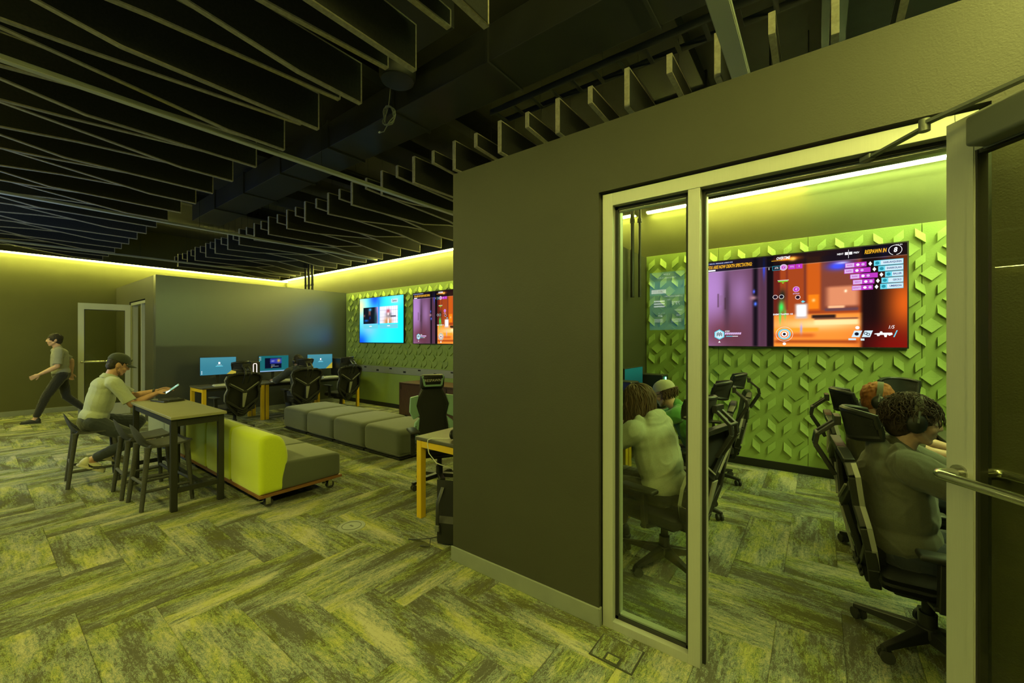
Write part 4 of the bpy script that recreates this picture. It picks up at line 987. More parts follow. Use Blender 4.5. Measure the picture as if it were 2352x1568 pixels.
def tv_shell(label, x0, x1, z0, z1, group):
    t = thing('wall_screen', label, 'screen', ((x0 + x1) / 2, YB - .075, (z0 + z1) / 2), 0, group)
    w_, h_ = x1 - x0, z1 - z0; b = .012
    MB().b2((-w_ / 2, -.012, -h_ / 2), (w_ / 2, .035, -h_ / 2 + b)).b2((-w_ / 2, -.012, h_ / 2 - b), (w_ / 2, .035, h_ / 2)).b2((-w_ / 2, -.012, -h_ / 2 + b), (-w_ / 2 + b, .035, h_ / 2 - b)).b2((w_ / 2 - b, -.012, -h_ / 2 + b), (w_ / 2, .035, h_ / 2 - b)).build('bezel', M['black'], t)
    MB().b2((-w_ / 2 + .01, 0, -h_ / 2 + .01), (w_ / 2 - .01, .03, h_ / 2 - .01)).build('back_cover', M['black'], t)
    MB().b2((-.3, .03, -.2), (.3, .058, .2)).build('wall_mount', M['black_m'], t)
    return t, w_ - 2 * b, h_ - 2 * b
t, w_, h_ = tv_shell('large screen with an orange game scene on the wall of the glass room', -1.25, .771, 1.535, 2.685, None)
pm_ = picture_mesh('game_picture', w_, h_, 288, 162, game); po = link('picture', pm_, M['scr'], t); po.location = (0, -.004, 0)
S = Screen(t, w_, h_, -.006)
S.rect('status_bar', .0, .972, .17, .988, M['ov_blue']); S.word('FPS: 99   TEMP: 67 C   VRAM: 87.0 MB   LATENCY: 10 MS', .004, .980, .017, M['scrw'])
S.word('YOU ARE NOW DEATH SPECTATING:', .016, .935, .062, M['ov_orange'], shear=.25, bold=.0016, sx=.50)
S.rect('name_tag', .016, .892, .066, .908, M['scrw'])
S.word('OVERTIME', .445, .966, .05, M['scrw'], shear=.25, align='CENTER', bold=.001, sx=.6); S.rect('amber_rule', .385, .942, .50, .947, M['ov_orange'])
S.word('1', .372, .862, .045, M['scrw'], align='CENTER', bold=.001); S.rect('score_frame', .39, .838, .432, .888, M['ov_teal']); S.rect('score_plate', .393, .843, .429, .883, M['ov_dark'], 2); S.word('37%', .411, .863, .032, M['scrw'], 3, .2, 'CENTER')
S.disc('capture_disc', .448, .865, .034, M['ov_mag'], 1); S.ring('capture_ring', .448, .865, .038, .005, M['scrw'], 2); S.ring('capture_arc', .448, .865, .026, .004, M['scrw'], 2); S.word('C', .448, .865, .034, M['scrw'], 3, .2, 'CENTER')
S.rect('score_plate', .472, .838, .508, .888, M['ov_mag']); S.word('99%', .490, .863, .032, M['ov_pink'], 3, .2, 'CENTER'); S.rect('score_plate', .511, .838, .543, .888, M['ov_mag']); S.word('1', .527, .863, .036, M['scrw'], 3, 0, 'CENTER')
S.word('NEXT', .735, .948, .028, M['scrw'], align='RIGHT', bold=.0006); S.rect('key_cap', .741, .935, .755, .962, M['scrw']); S.rect('divider', .7565, .90, .758, .985, M['scrw']); S.rect('key_cap', .760, .935, .774, .962, M['scrw']); S.word('PREV', .779, .948, .028, M['scrw'], bold=.0006)
S.word('RESPAWN IN', .826, .943, .062, M['ov_orange'], shear=.25, bold=.0016, sx=.50); S.ring('countdown_ring', .953, .938, .055, .0045, M['scrw'], 1, -80, 250); S.word('8', .953, .938, .072, M['scrw'], 2, .15, 'CENTER', .002); S.word('7:35 PM', .968, .984, .02, M['scrw'], align='CENTER')
feed = [('RAFIKI', 'HARLAHQUINN', .742, .835, .866), ('RAFIKI', 'SHARKOLAN', .738, .852, .884), ('RAFIKI', 'BALLER', .764, .882, .912), ('REKAT', 'GECKO', .776, .868, .897), ('INFINITY', 'UMBREON', .772, .862, .892)]
for i, (a, b, u0, u1, u2) in enumerate(feed):
    v = .826 - .058 * i
    S.rect('feed_frame', u0, v - .024, u1, v + .024, M['ov_mag']); S.rect('feed_plate', u0 + .002, v - .020, u0 + .040, v + .020, M['ov_pink'], 2); S.word(a, u0 + .021, v, .024, M['ov_mag'], 3, 0, 'CENTER', .0006, sx=.72)
    for k in range(2): S.disc('feed_icon', u0 + .056 + k * .022, v, .015, M['ov_pink'] if k else M['scrw'], 2, 8)
    S.poly('feed_arrow', [((u1 + u2) / 2 - .008, v), ((u1 + u2) / 2, v + .022), ((u1 + u2) / 2 + .008, v), ((u1 + u2) / 2, v - .022)], M['scrw'], 2)
    S.rect('feed_frame', u2, v - .026, .985, v + .026, M['ov_cyan']); S.rect('feed_plate', u2 + .028, v - .021, .983, v + .021, M['ov_ice'], 2); S.word(b, .978, v, .027, M['ov_blue'], 3, 0, 'RIGHT', .0007, sx=.75); S.disc('feed_icon', u2 + .014, v, .018, M['ov_teal'], 2, 8)
S.rect('health_line', .417, .722, .475, .727, M['scrw']); S.rect('name_tag', .42, .708, .47, .719, M['ov_green']); S.poly('name_arrow', [(.438, .70), (.452, .70), (.445, .688)], M['ov_green'])
for u, v in ((.405, .545), (.437, .545), (.52, .53)): S.ring('ability_ring', u, v, .026, .004, M['scrw'], 2); S.disc('ability_dot', u, v, .017, M['ov_dark'], 1)
S.disc('objective_mark', .512, .618, .034, M['ov_pink']); S.disc('objective_core', .512, .618, .028, M['ov_mag'], 2); S.word('C', .512, .618, .034, M['scrw'], 3, .2, 'CENTER', .001); S.word('ATTACK', .512, .570, .021, M['ov_pink'], align='CENTER', bold=.0004)
S.poly('pickup_mark', [(.535, .48), (.545, .495), (.557, .48), (.545, .468)], M['ov_cyan'])
S.word('ENEMY TRAPPED +25', .445, .352, .027, M['scrw'], align='CENTER', bold=.0006)
S.ring('base_ring', .452, .135, .088, .003, M['scrw']); S.ring('base_ring', .452, .135, .066, .014, M['ov_cyan']); S.ring('base_ring', .452, .135, .048, .006, M['scrw']); S.disc('base_disc', .452, .135, .03, M['scrw']); S.disc('base_dot', .452, .135, .016, M['ov_dark'], 2); S.disc('base_badge', .452, .03, .017, M['scrw'])
hexp = [(.09 + .034 * math.cos(R(30 + 60 * i)), .135 + .034 * w_ / h_ * math.sin(R(30 + 60 * i))) for i in range(6)]
S.poly('hex_badge', hexp, M['ov_cyan']); S.poly('hex_badge_core', [(.09 + (u - .09) * .8, .135 + (v - .135) * .8) for u, v in hexp], M['ov_ice'], 2)
for k in range(5): S.rect('badge_bar', .074 + .007 * k, .115 + .01 * (k % 2), .078 + .007 * k, .165 - .01 * ((k + 1) % 2), M['ov_dark'], 3)
S.word('0/200', .123, .172, .03, M['scrw'], shear=.2); S.poly('badge_star', [(.083, .04), (.09, .062), (.097, .04)], M['scrw'])
for k in range(8): S.rect('health_bar', .122 + .012 * k, .135, .132 + .012 * k, .158, M['ov_pink'], 1, .003)
S.rect('energy_line', .13, .112, .20, .118, M['scrw']); S.rect('energy_fill', .13, .111, .168, .119, M['ov_cyan'], 2)
S.rect('ability_plate', .77, .10, .805, .165, M['ov_ice'], 1, .012); S.rect('ability_plate', .815, .10, .85, .165, M['ov_ice'], 1, .012); S.disc('ability_icon', .793, .132, .02, M['ov_dark'], 2, 7); S.ring('ability_icon', .832, .138, .016, .006, M['ov_dark'], 2); S.ring('ability_icon', .842, .127, .016, .006, M['ov_dark'], 2)
S.disc('ability_badge', .796, .195, .018, M['scrw']); S.rect('key_tag', .757, .07, .79, .088, M['ov_ice']); S.rect('key_tag', .81, .066, .826, .086, M['ov_ice']); S.word('1/5', .936, .195, .052, M['scrw'], 2, .25, 'CENTER')
S.poly('gun_icon', [(.868, .135), (.89, .14), (.892, .155), (.90, .155), (.902, .142), (.94, .142), (.943, .125), (.93, .112), (.921, .125), (.918, .10), (.91, .10), (.907, .122), (.892, .122), (.888, .11), (.88, .11), (.878, .126), (.868, .128)], M['scrw']); S.poly('ammo_slash', [(.945, .10), (.95, .10), (.963, .165), (.958, .165)], M['ov_cyan'])
tvg = t
t2 = dup(tvg, (-6.33, YB - .075, 2.11), 0, 'right-hand lounge screen with the same game scene, half hidden by the partition')
tvg['group'] = t2['group'] = 'screens showing the game'
# the lounge screen with two framed video callers
def blue(U, Vv):
    c = np.zeros(U.shape + (3,)) + rgb(40, 190, 245)
    c = over(c, (20, 215, 255), sm(.5, 1, U)); c = over(c, (20, 70, 240), blob(U, Vv, .36, 1.0, .14, .22)); c = over(c, (205, 228, 150), blob(U, Vv, .0, .82, .2, .3)); c = over(c, (110, 175, 215), blob(U, Vv, .22, .35, .2, .25)); c = over(c, (10, 70, 245), blob(U, Vv, .02, .0, .18, .22)); c = over(c, (30, 110, 245), boxm(U, Vv, .44, .475, .4, .95, .015) * .8); c = over(c, (120, 225, 235), blob(U, Vv, .85, .95, .16, .2) * .8)
    return c
def man_pic(U, Vv):
    c = np.zeros(U.shape + (3,)) + rgb(12, 20, 26); c = over(c, (150, 130, 190), sm(.7, 1.0, U)); c = over(c, (20, 60, 60), blob(U, Vv, .85, .3, .1, .4)); c = over(c, (14, 16, 28), blob(U, Vv, .5, .05, .3, .4, 1.6)); c = over(c, (92, 60, 56), boxm(U, Vv, .36, .50, .48, .8, .04)); c = over(c, (28, 20, 24), blob(U, Vv, .43, .50, .07, .06)); c = over(c, (70, 150, 200), blob(U, Vv, .46, .86, .11, .09, 1.4)); c = over(c, (20, 40, 110), blob(U, Vv, .46, .36, .05, .08)); c = over(c, (120, 70, 66), blob(U, Vv, .06, .5, .06, .07)); return over(c, (20, 90, 190), blob(U, Vv, .2, .2, .14, .06) * .8)
def woman_pic(U, Vv):
    c = np.zeros(U.shape + (3,)) + rgb(205, 205, 225)
    for k in range(9): c = over(c, (60, 60, 66), boxm(U, Vv, .06 + .115 * k, .07 + .115 * k, 0, 1, .008) * .7)
    for k in range(5): c = over(c, (90, 90, 96), boxm(U, Vv, 0, 1, .16 + .2 * k, .175 + .2 * k, .008) * .5)
    c = over(c, (160, 96, 34), blob(U, Vv, .47, .04, .27, .40, 1.5)); c = over(c, (222, 205, 215), blob(U, Vv, .48, .1, .055, .34, 1.5)); c = over(c, (70, 66, 72), blob(U, Vv, .5, .5, .17, .17, 1.4)); c = over(c, (150, 62, 72), blob(U, Vv, .48, .70, .13, .15, 1.5)); c = over(c, (238, 205, 205), blob(U, Vv, .48, .54, .075, .12, 1.6)); return over(c, (60, 60, 72), boxm(U, Vv, .6, .9, .36, .44, .03))
t, w_, h_ = tv_shell('left lounge screen with a blue picture and two video callers', -9.45, -7.66, 1.55, 2.685, None)
po = link('picture', picture_mesh('blue_picture', w_, h_, 90, 60, blue), M['scr2'], t); po.location = (0, -.004, 0)
for nm, fn, u0, v0, u1, v1 in (('caller_picture', man_pic, .09, .42, .445, .79), ('caller_picture', woman_pic, .48, .42, .88, .79)):
    a = link(nm, picture_mesh(nm, (u1 - u0) * w_, (v1 - v0) * h_, 60, 44, fn), M['scr2'], t); a.location = (((u0 + u1) / 2 - .5) * w_, -.0046, ((v0 + v1) / 2 - .5) * h_)
S = Screen(t, w_, h_, -.005)
S.rect('caption_bar', .09, .31, .445, .40, M['ov_cyan']); S.rect('caption_bar', .48, .31, .88, .40, M['ov_cyan']); S.rect('caption_tag', .235, .355, .295, .372, M['scrw'], 2); S.rect('caption_tag', .65, .355, .71, .372, M['scrw'], 2)
S.rect('brand_plate', .74, .855, .88, .935, M['ov_ice']); S.word('Extron', .81, .895, .072, M['ov_dark'], 2, 0, 'CENTER', .0008)

# weather sign on the rear wall, seen mirrored in the sidelight glass
def sign(U, Vv):
    c = np.zeros(U.shape + (3,)) + rgb(40, 150, 165); c = over(c, (90, 215, 225), sm(.82, .86, Vv) * 0 + boxm(U, Vv, -.1, 1.1, .60, .84, .01)); c = over(c, (20, 120, 140), boxm(U, Vv, .05, .46, .12, .28, .01)); return over(c, (20, 120, 140), boxm(U, Vv, .52, .95, .12, .28, .01))
M['scrs'] = emit_attr('sign_picture', 3.2); M['signw'] = emit('sign_white', (.9, 1, 1), 7.0)
sgx = thing('weather_sign', 'teal weather sign seen reversed as a reflection in the sidelight', 'sign', (-1.65, YR + .03, 2.16), R(180))
MB().b2((-.245, 0, -.41), (.245, .028, .41)).build('case', M['black'], sgx)
po = link('picture', picture_mesh('sign_picture', .46, .79, 30, 50, sign), M['scrs'], sgx); po.location = (0, -.003, 0)
S = Screen(sgx, .46, .79, -.004)
S.word('5:52 PM', .5, .955, .034, M['signw'], align='CENTER'); S.word('Tuesday, April 14, 2026', .5, .90, .032, M['signw'], align='CENTER')
S.rect('panel', .52, .63, .95, .70, M['signw']); S.word('ATU', .62, .665, .034, M['ov_dark'], 2, .2); S.word('CURRENT CONDITIONS', .05, .575, .028, M['signw']); S.word('Clear', .38, .52, .03, M['signw']); S.word('79\u00b0F', .12, .45, .075, M['signw'])
for k in range(3): S.rect('data_tag', .56, .485 - .045 * k, .88, .51 - .045 * k, M['signw'])
S.word('FORECAST', .05, .335, .028, M['signw']); S.word('Tue Apr 14', .08, .285, .02, M['signw']); S.word('Wed Apr 15', .56, .285, .02, M['signw']); S.word('79\u00b0F', .1, .24, .04, M['signw']); S.word('80\u00b0F', .62, .24, .04, M['signw'])
for k in range(3): S.rect('data_line', .1, .18 - .022 * k, .36, .187 - .022 * k, M['signw']); S.rect('data_line', .6, .18 - .022 * k, .86, .187 - .022 * k, M['signw'])

# unseen fill light added as a rear wall screen: cools the carpet at left
t = thing('wall_screen', 'unseen fill light added as a rear wall screen, cooling the carpet at left', 'screen', (-8.4, YR + .06, 1.9), R(180))
MB().b2((-.84, 0, -.48), (.84, .04, .48)).build('casing', M['black'], t)
def pale(U, Vv): return over(np.zeros(U.shape + (3,)) + rgb(150, 195, 255), (205, 225, 255), blob(U, Vv, .5, .5, .3, .3))
M['scrr'] = emit_attr('pale_picture', 9.0)
po = link('picture', picture_mesh('pale_picture', 1.66, .94, 8, 6, pale), M['scrr'], t); po.location = (0, -.003, 0)

# ------------------------------------------------------------------ desk gear
def desk_pic(kind):
    def fn(U, Vv):
        if kind == 'login':
            c = np.zeros(U.shape + (3,)) + rgb(62, 138, 158); c = over(c, (84, 158, 172), sm(.3, 1, Vv) * .6); return over(c, (190, 175, 60), sm(0, .02, (U - .72) * 1.0 - Vv * .62))
        if kind == 'store':
            c = np.zeros(U.shape + (3,)) + rgb(30, 110, 116); c = over(c, (150, 190, 230), boxm(U, Vv, -.1, 1.1, -.1, .06)); c = over(c, (12, 16, 40), boxm(U, Vv, .2, .76, .2, .86)); c = over(c, (50, 60, 170), boxm(U, Vv, .37, .75, .5, .82)); c = over(c, (230, 190, 60), blob(U, Vv, .66, .68, .05, .1)); c = over(c, (200, 200, 250), blob(U, Vv, .46, .66, .06, .03)); return c
        if kind == 'battle':
            c = np.zeros(U.shape + (3,)) + rgb(70, 90, 220); c = over(c, (210, 220, 255), blob(U, Vv, .7, .8, .3, .3)); c = over(c, (40, 40, 160), blob(U, Vv, .45, .5, .12, .3)); return over(c, (220, 40, 90), boxm(U, Vv, .1, .5, .9, 1.1))
        c = np.zeros(U.shape + (3,)) + rgb(20, 74, 66); return over(c, (30, 110, 96), sm(.2, 1, Vv))
    return fn
M['scrm'] = emit_attr('monitor_picture', .9)
def monitor(label, loc, rz, kind, group, w_=.61, h_=.345, zc=.36):
    t = thing('monitor', label, 'monitor', loc, rz, group)
    MB().rbox((0, .012, zc), (w_ + .014, .022, h_ + .016), .004, 2).build('casing', M['black'], t)
    o = link('picture', picture_mesh('monitor_picture', w_, h_, 40, 26, desk_pic(kind)), M['scrm'], t); o.location = (0, -.0005, zc)
    MB().rbox((0, .04, zc - .02), (.2, .035, .16), .01, 2).bar((0, .06, zc), (0, .07, .02), .05, .02, up=(0, 1, 0)).build('neck', M['black'], t)
    MB().rbox((0, .05, .008), (.24, .18, .014), .005, 2).build('stand_foot', M['black'], t)
    S = Screen(t, w_, h_, -.001)
    S.p = t
    return t, zc
def mon_marks(t, zc, kind, w_=.61, h_=.345):
    sub = [c for c in t.children if c.name.startswith('picture')][0]
    S = Screen(sub, w_, h_, -.0006)
    if kind == 'login':
        S.disc('user_mark', .52, .68, .018, M['scrw']); S.rect('user_mark', .49, .61, .55, .63, M['scrw']); S.rect('name_line', .45, .54, .59, .555, M['ov_ice']); S.rect('entry_line', .42, .47, .62, .50, M['ov_cyan'])
        for k in range(3): S.rect('icon', .03, .06 + .07 * k, .055, .10 + .07 * k, M['ov_ice'])
    if kind == 'store':
        for k in range(9): S.rect('icon', .012, .90 - .085 * k, .03, .94 - .085 * k, (M['ov_ice'], M['ov_orange'], M['ov_cyan'])[k % 3])
        for k in range(3): S.rect('icon', .05, .90 - .085 * k, .068, .94 - .085 * k, M['ov_ice'])
        S.rect('list_line', .40, .40, .52, .415, M['ov_ice']); S.rect('list_line', .40, .32, .66, .33, M['ov_ice']); S.rect('list_line', .40, .26, .44, .28, M['ov_orange'])
DZ = .746
far = [(2.98, 'login', 'monitor with a teal sign-in picture at the left far desk'), (4.02, 'store', 'monitor with a dark store window in front of the seated person at the far desks'), (5.06, 'login', 'monitor with a teal sign-in picture nearest the green wall')]
for y, k, lb in far: mon_marks(*monitor(lb, (-9.60, y, DZ), R(90), k, 'monitors at the far desks'), k)
lft = [(3.88, 'battle', 'monitor with a blue game picture beyond the hair of the hoodie wearer'), (4.98, 'dark', 'dark green monitor nearest the green wall in the glass room')]
for y, k, lb in lft: monitor(lb, (-1.84, y, DZ), R(90), k, 'monitors on the left of the glass room')
rgt = [(2.96, 'monitor half hidden by the door stile in front of the curly-haired person'), (4.05, 'monitor in front of the ginger-haired person'), (5.15, 'monitor at the back right of the glass room')]
for y, lb in rgt: monitor(lb, (1.36, y, DZ), R(-90), 'dark', 'monitors on the right of the glass room')
def keyboard(label, loc, rz, glow, group):
    t = thing('keyboard', label, 'keyboard', loc, rz, group)
    MB().rbox((0, 0, .010), (.36, .13, .018), .004, 2, rot=Matrix.Rotation(R(3), 3, 'X')).build('case', M['black'] if glow else M['white'], t)
    k = MB()
    for r in range(5):
        for c in range(14): k.box((-.158 + .0243 * c, -.046 + .023 * r, .0225 + .001 * r), (.019, .018, .008))
    tag(k.build('keycaps', M['keyglow'] if glow else M['keys'], t), kind='stuff')
    return t
k0 = keyboard('pale keyboard at the left far desk', (-9.20, 2.95, DZ), R(90), False, 'keyboards at the far desks')
dup(k0, (-9.22, 4.12, DZ), R(90), 'pale keyboard beside the hand of the seated person at the far desks', 'keyboards at the far desks')
dup(k0, (-9.20, 5.08, DZ), R(90), 'pale keyboard at the far desk nearest the green wall', 'keyboards at the far desks')
k1 = keyboard('green lit keyboard on the right desk under the hands of the curly-haired person', (1.05, 3.0, DZ), R(-90), True, 'green lit keyboards')
dup(k1, (1.05, 4.1, DZ), R(-90), 'green lit keyboard of the ginger-haired person', 'green lit keyboards'); dup(k1, (-1.50, 4.15, DZ), R(90), 'green lit keyboard of the person in the pale cap', 'green lit keyboards'); dup(k1, (-1.52, 3.06, DZ), R(90), 'green lit keyboard of the person in the pale hoodie', 'green lit keyboards')
def tower(label, loc, rz, lm, ring, group):
    t = thing('computer_tower', label, 'computer', loc, rz, group)
    MB().rbox((0, 0, .22), (.20, .42, .42), .012, 2).build('case', M['black'], t)
    MB().b2((.101, -.17, .05), (.104, .17, .40)).build('side_glass', M['desktop'], t)
    for sx in (-1, 1):
        for sy in (-1, 1): MB().cyl((sx * .07, sy * .16, 0), (sx * .07, sy * .16, .012), .015, n=10).build('foot', M['wheel'], t)
    if ring:
        q = [(-.03, .06), (.03, .06), (.03, .38), (-.03, .38)]
        pts = [V(a, -.215, b) for a, b in ((-.022, .05), (.022, .05), (.032, .07), (.032, .37), (.022, .39), (-.022, .39), (-.032, .37), (-.032, .07))]
        MB().tube(pts, .006, 8, closed=True).build('light_ring', lm, t, smooth='auto')
    else: MB().b2((-.012, -.217, .12), (.012, -.209, .40)).build('light_bar', lm, t)
    return t
tower('computer tower with a glowing white ring between the far monitors', (-9.52, 3.53, DZ), R(90), M['ledpc_w'], True, None)
tower('dark computer tower behind the far right chair', (-9.55, 5.52, DZ), R(90), M['black'], False, None)
tw = tower('computer tower with a green light bar behind the hair of the hoodie wearer', (-1.80, 4.36, DZ), R(86), M['ledpc_g'], False, 'green lit computer towers')
dup(tw, (-1.80, 5.46, DZ), R(84), 'computer tower with a green light bar above the pale cap', 'green lit computer towers')
# headset and cable on the near desk
def headset_geo(t, r=.085, band=M['black'], cup=M['black'], pad=None, wide=.03):
    b = MB(); pts = [V(r * math.cos(q), 0, r * 1.12 * math.sin(q)) for q in np.linspace(R(-8), R(188), 17)]
    n = len(pts); vs = []
    for p in pts:
        d = p.normalized(); vs += [p + V(0, -wide / 2, 0), p + V(0, wide / 2, 0), p + d * .014 + V(0, wide / 2, 0), p + d * .014 + V(0, -wide / 2, 0)]
    fs = [(0, 1, 2, 3), (4 * n - 1, 4 * n - 2, 4 * n - 3, 4 * n - 4)]
    for i in range(n - 1):
        for k in range(4): fs.append((4 * i + k, 4 * i + 4 + k, 4 * i + 4 + (k + 1) % 4, 4 * i + (k + 1) % 4))
    b.add(vs, fs).build('headband', band, t, smooth='auto')
    for s in (-1, 1):
        e = MB().ell((s * (r + .012), 0, -.035), (.022, .042, .050)).build('ear_cup', cup, t, smooth=True)
        MB().ell((s * (r - .008), 0, -.035), (.016, .040, .047)).build('ear_pad', M['wheel'], e, smooth=True)
        MB().bar((s * (r + .010), 0, .03), (s * (r + .024), 0, -.03), .03, .008, up=(0, 1, 0)).build('yoke', pad or M['alu_dk'], e)
    return t
t = thing('headset', 'black gaming headset lying on the near desk by the partition', 'headset', (-2.50, 2.62, DZ + .06)); headset_geo(t)
t.rotation_euler = (R(-78), 0, R(20))
t = thing('headset_cable', 'thin pale cable hanging from the headset over the desk edge', 'cable', (-2.70, 2.5, DZ + .008))
MB().tube([(.16, .08, .0), (.05, .02, .0), (-.04, -.04, .0), (-.06, -.072, -.01), (-.055, -.08, -.05), (-.03, -.085, -.12), (.06, -.08, -.19), (.25, -.05, -.22)], .004, 6).build('cable', M['keys'], t, smooth=True)
# backpack slumped below the near desk
t = thing('backpack', 'black backpack slumped on the carpet under the near desk', 'bag', (-2.36, 2.40, 0), R(24))
prof = [(-.02, .0), (.13, .0), (.15, .10), (.13, .28), (.06, .46), (-.02, .50)]
soft(MB(), [(a - .06, b) for a, b in prof], -.15, .15, .04).build('body', M['mesh'], t, smooth='auto')
soft(MB(), [(-.14, .02), (-.07, .02), (-.06, .2), (-.10, .22), (-.14, .18)], -.12, .12, .025).build('front_pocket', M['black'], t, smooth='auto')
for s in (-.1, .1):
    MB().tube([(s, -.08, .44), (s * 1.15, -.15, .34), (s * 1.1, -.17, .18), (s, -.12, .05)], .016, 8, flat=.4).build('shoulder_strap', M['black'], t, smooth='auto')
    MB().rbox((s * 1.1, -.17, .15), (.035, .02, .05), .006, 2).build('buckle', M['alu_dk'], t)
for i, (x, y) in enumerate(((-.38, -.12), (-.24, -.20))): MB().tube([(-.10, -.10, .06), (-.18, -.14, .05), (x + .08, y, .02), (x, y, .014)], .007, 6, flat=.5).build('strap_end', M['black'], t, smooth=True)
# tablet and its cover on the counter table
t = thing('tablet', 'tablet with a lit screen held by the seated man', 'tablet', (-6.40, 1.50, 1.02)); t.rotation_euler = (R(38), 0, R(-12))
MB().rbox((0, 0, 0), (.25, .175, .008), .003, 2).build('case', M['black'], t)
def tabpic(U, Vv): return over(over(np.zeros(U.shape + (3,)) + rgb(110, 150, 120), (200, 235, 215), boxm(U, Vv, .05, .95, .05, .3)), (225, 240, 235), blob(U, Vv, .3, .8, .12, .1))
pmx = picture_mesh('tablet_picture', .23, .155, 24, 18, tabpic); pmx.transform(Matrix.Rotation(R(-90), 4, 'X')); po = link('picture', pmx, M['scr2'], t); po.location = (0, 0, .0046)
t = thing('tablet_sleeve', 'black tablet sleeve lying on the far end of the putty table', 'sleeve', (-6.16, 1.40, .906), R(12))
MB().rbox((0, 0, .008), (.30, .21, .014), .005, 2).build('cover', M['black'], t); MB().rbox((.03, .02, .020), (.24, .15, .010), .003, 2).build('flap', M['mesh'], t)
t = thing('game_mouse', 'pale mouse under the left hand of the far desk person', 'mouse', (-9.15, 3.80, DZ), R(90))
MB().ell((0, 0, .012), (.032, .055, .022)).build('shell', M['white'], t, smooth=True)
# ------------------------------------------------------------------ people
from mathutils import noise as mn
M['skin'] = mat('skin', (.46, .25, .165), .55, var=.14, vscale=25, bump=.08, bscale=350)
M['skin2'] = mat('fair_skin', (.56, .34, .25), .55, var=.14, vscale=25, bump=.08, bscale=350)
M['stubble'] = mat('stubble_skin', (.25, .135, .09), .7, var=.3, vscale=200); M['lip'] = mat('lips', (.36, .13, .10), .5); M['eye'] = mat('eye_white', (.6, .58, .54), .3); M['iris'] = mat('dark_iris', (.02, .015, .01), .2)
M['hair_dk'] = mat('dark_hair', (.022, .015, .011), .75, var=.5, vscale=60, stretch=(1, 1, .2)); M['hair_br'] = mat('brown_hair', (.085, .042, .022), .75, var=.5, vscale=50, stretch=(1, 1, .25)); M['hair_gi'] = mat('ginger_hair', (.30, .095, .022), .75, var=.4, vscale=90, stretch=(1, 1, .3)); M['hair_cu'] = mat('dark_brown_curls', (.052, .030, .019), .75, var=.5, vscale=50)
def cloth(n, c, bs=420): return mat(n, c, .92, var=.14, vscale=180, bump=.25, bscale=bs, sheen=.2)
M['shirt'] = cloth('pale_green_grey_shirt', (.36, .39, .32)); M['jeans'] = cloth('dark_jeans', (.024, .030, .045)); M['hood_p'] = cloth('pale_grey_hoodie_cloth', (.36, .37, .30)); M['hood_o'] = cloth('olive_grey_hoodie_cloth', (.105, .105, .075)); M['tee_g'] = cloth('green_tee_cloth', (.07, .22, .05)); M['tee_d'] = cloth('dark_olive_tee_cloth', (.10, .095, .055)); M['hood_d'] = cloth('charcoal_hoodie_cloth', (.035, .04, .045)); M['tee_gr'] = cloth('grey_tee_cloth', (.26, .26, .24)); M['pants_b'] = cloth('black_trousers_cloth', (.014, .014, .016))
M['shoe_w'] = mat('cream_shoe_leather', (.52, .49, .36), .6, var=.08); M['shoe_b'] = mat('black_shoe', (.02, .02, .022), .6); M['cap_dk'] = cloth('dark_green_cap_cloth', (.028, .034, .026)); M['cap_w'] = cloth('pale_cap_cloth', (.48, .46, .36))
def remesh(mb, voxel, it=4, fold=0.0, fs=(8, 8, 7), seed=0.0, grain=0.0):
    me = mb.mesh('tmp'); ob = bpy.data.objects.new('tmp', me); COL.objects.link(ob)
    m = ob.modifiers.new('r', 'REMESH'); m.mode = 'VOXEL'; m.voxel_size = voxel
    s = ob.modifiers.new('s', 'SMOOTH'); s.factor = .5; s.iterations = it
    dg = bpy.context.evaluated_depsgraph_get(); out = bpy.data.meshes.new_from_object(ob.evaluated_get(dg))
    bpy.data.objects.remove(ob); bpy.data.meshes.remove(me)
    if fold or grain:
        n = len(out.vertices); co = np.zeros(n * 3); no = np.zeros(n * 3)
        out.vertices.foreach_get('co', co); out.vertices.foreach_get('normal', no); co = co.reshape(-1, 3); no = no.reshape(-1, 3)
        d = np.zeros(n)
        for i in range(n):
            p = Vector(co[i])
            if fold:
                q = Vector((p.x * fs[0] + seed, p.y * fs[1], p.z * fs[2] + p.y * 5)); a = mn.noise(q + Vector((mn.noise(p * 4) * 1.2, 0, mn.noise(p * 5 + Vector((3, 1, 2))) * 1.5)))
                d[i] += fold * ((1 - abs(a) * 2.2) ** 2 - .45 if abs(a) < .45 else -.45)
            if grain: d[i] += grain * mn.noise(p * 55)
        co += no * d[:, None]; out.vertices.foreach_set('co', co.ravel()); out.update()
    return out
def ik(a, c, l1, l2, pole):
    d = c - a; L = min(d.length, l1 + l2 - .003); dn = d.normalized(); c = a + dn * L
    x = (l1 * l1 - l2 * l2 + L * L) / (2 * L); h = math.sqrt(max(0, l1 * l1 - x * x)); p = pole - dn * pole.dot(dn)
    return a + dn * x + p.normalized() * h, c
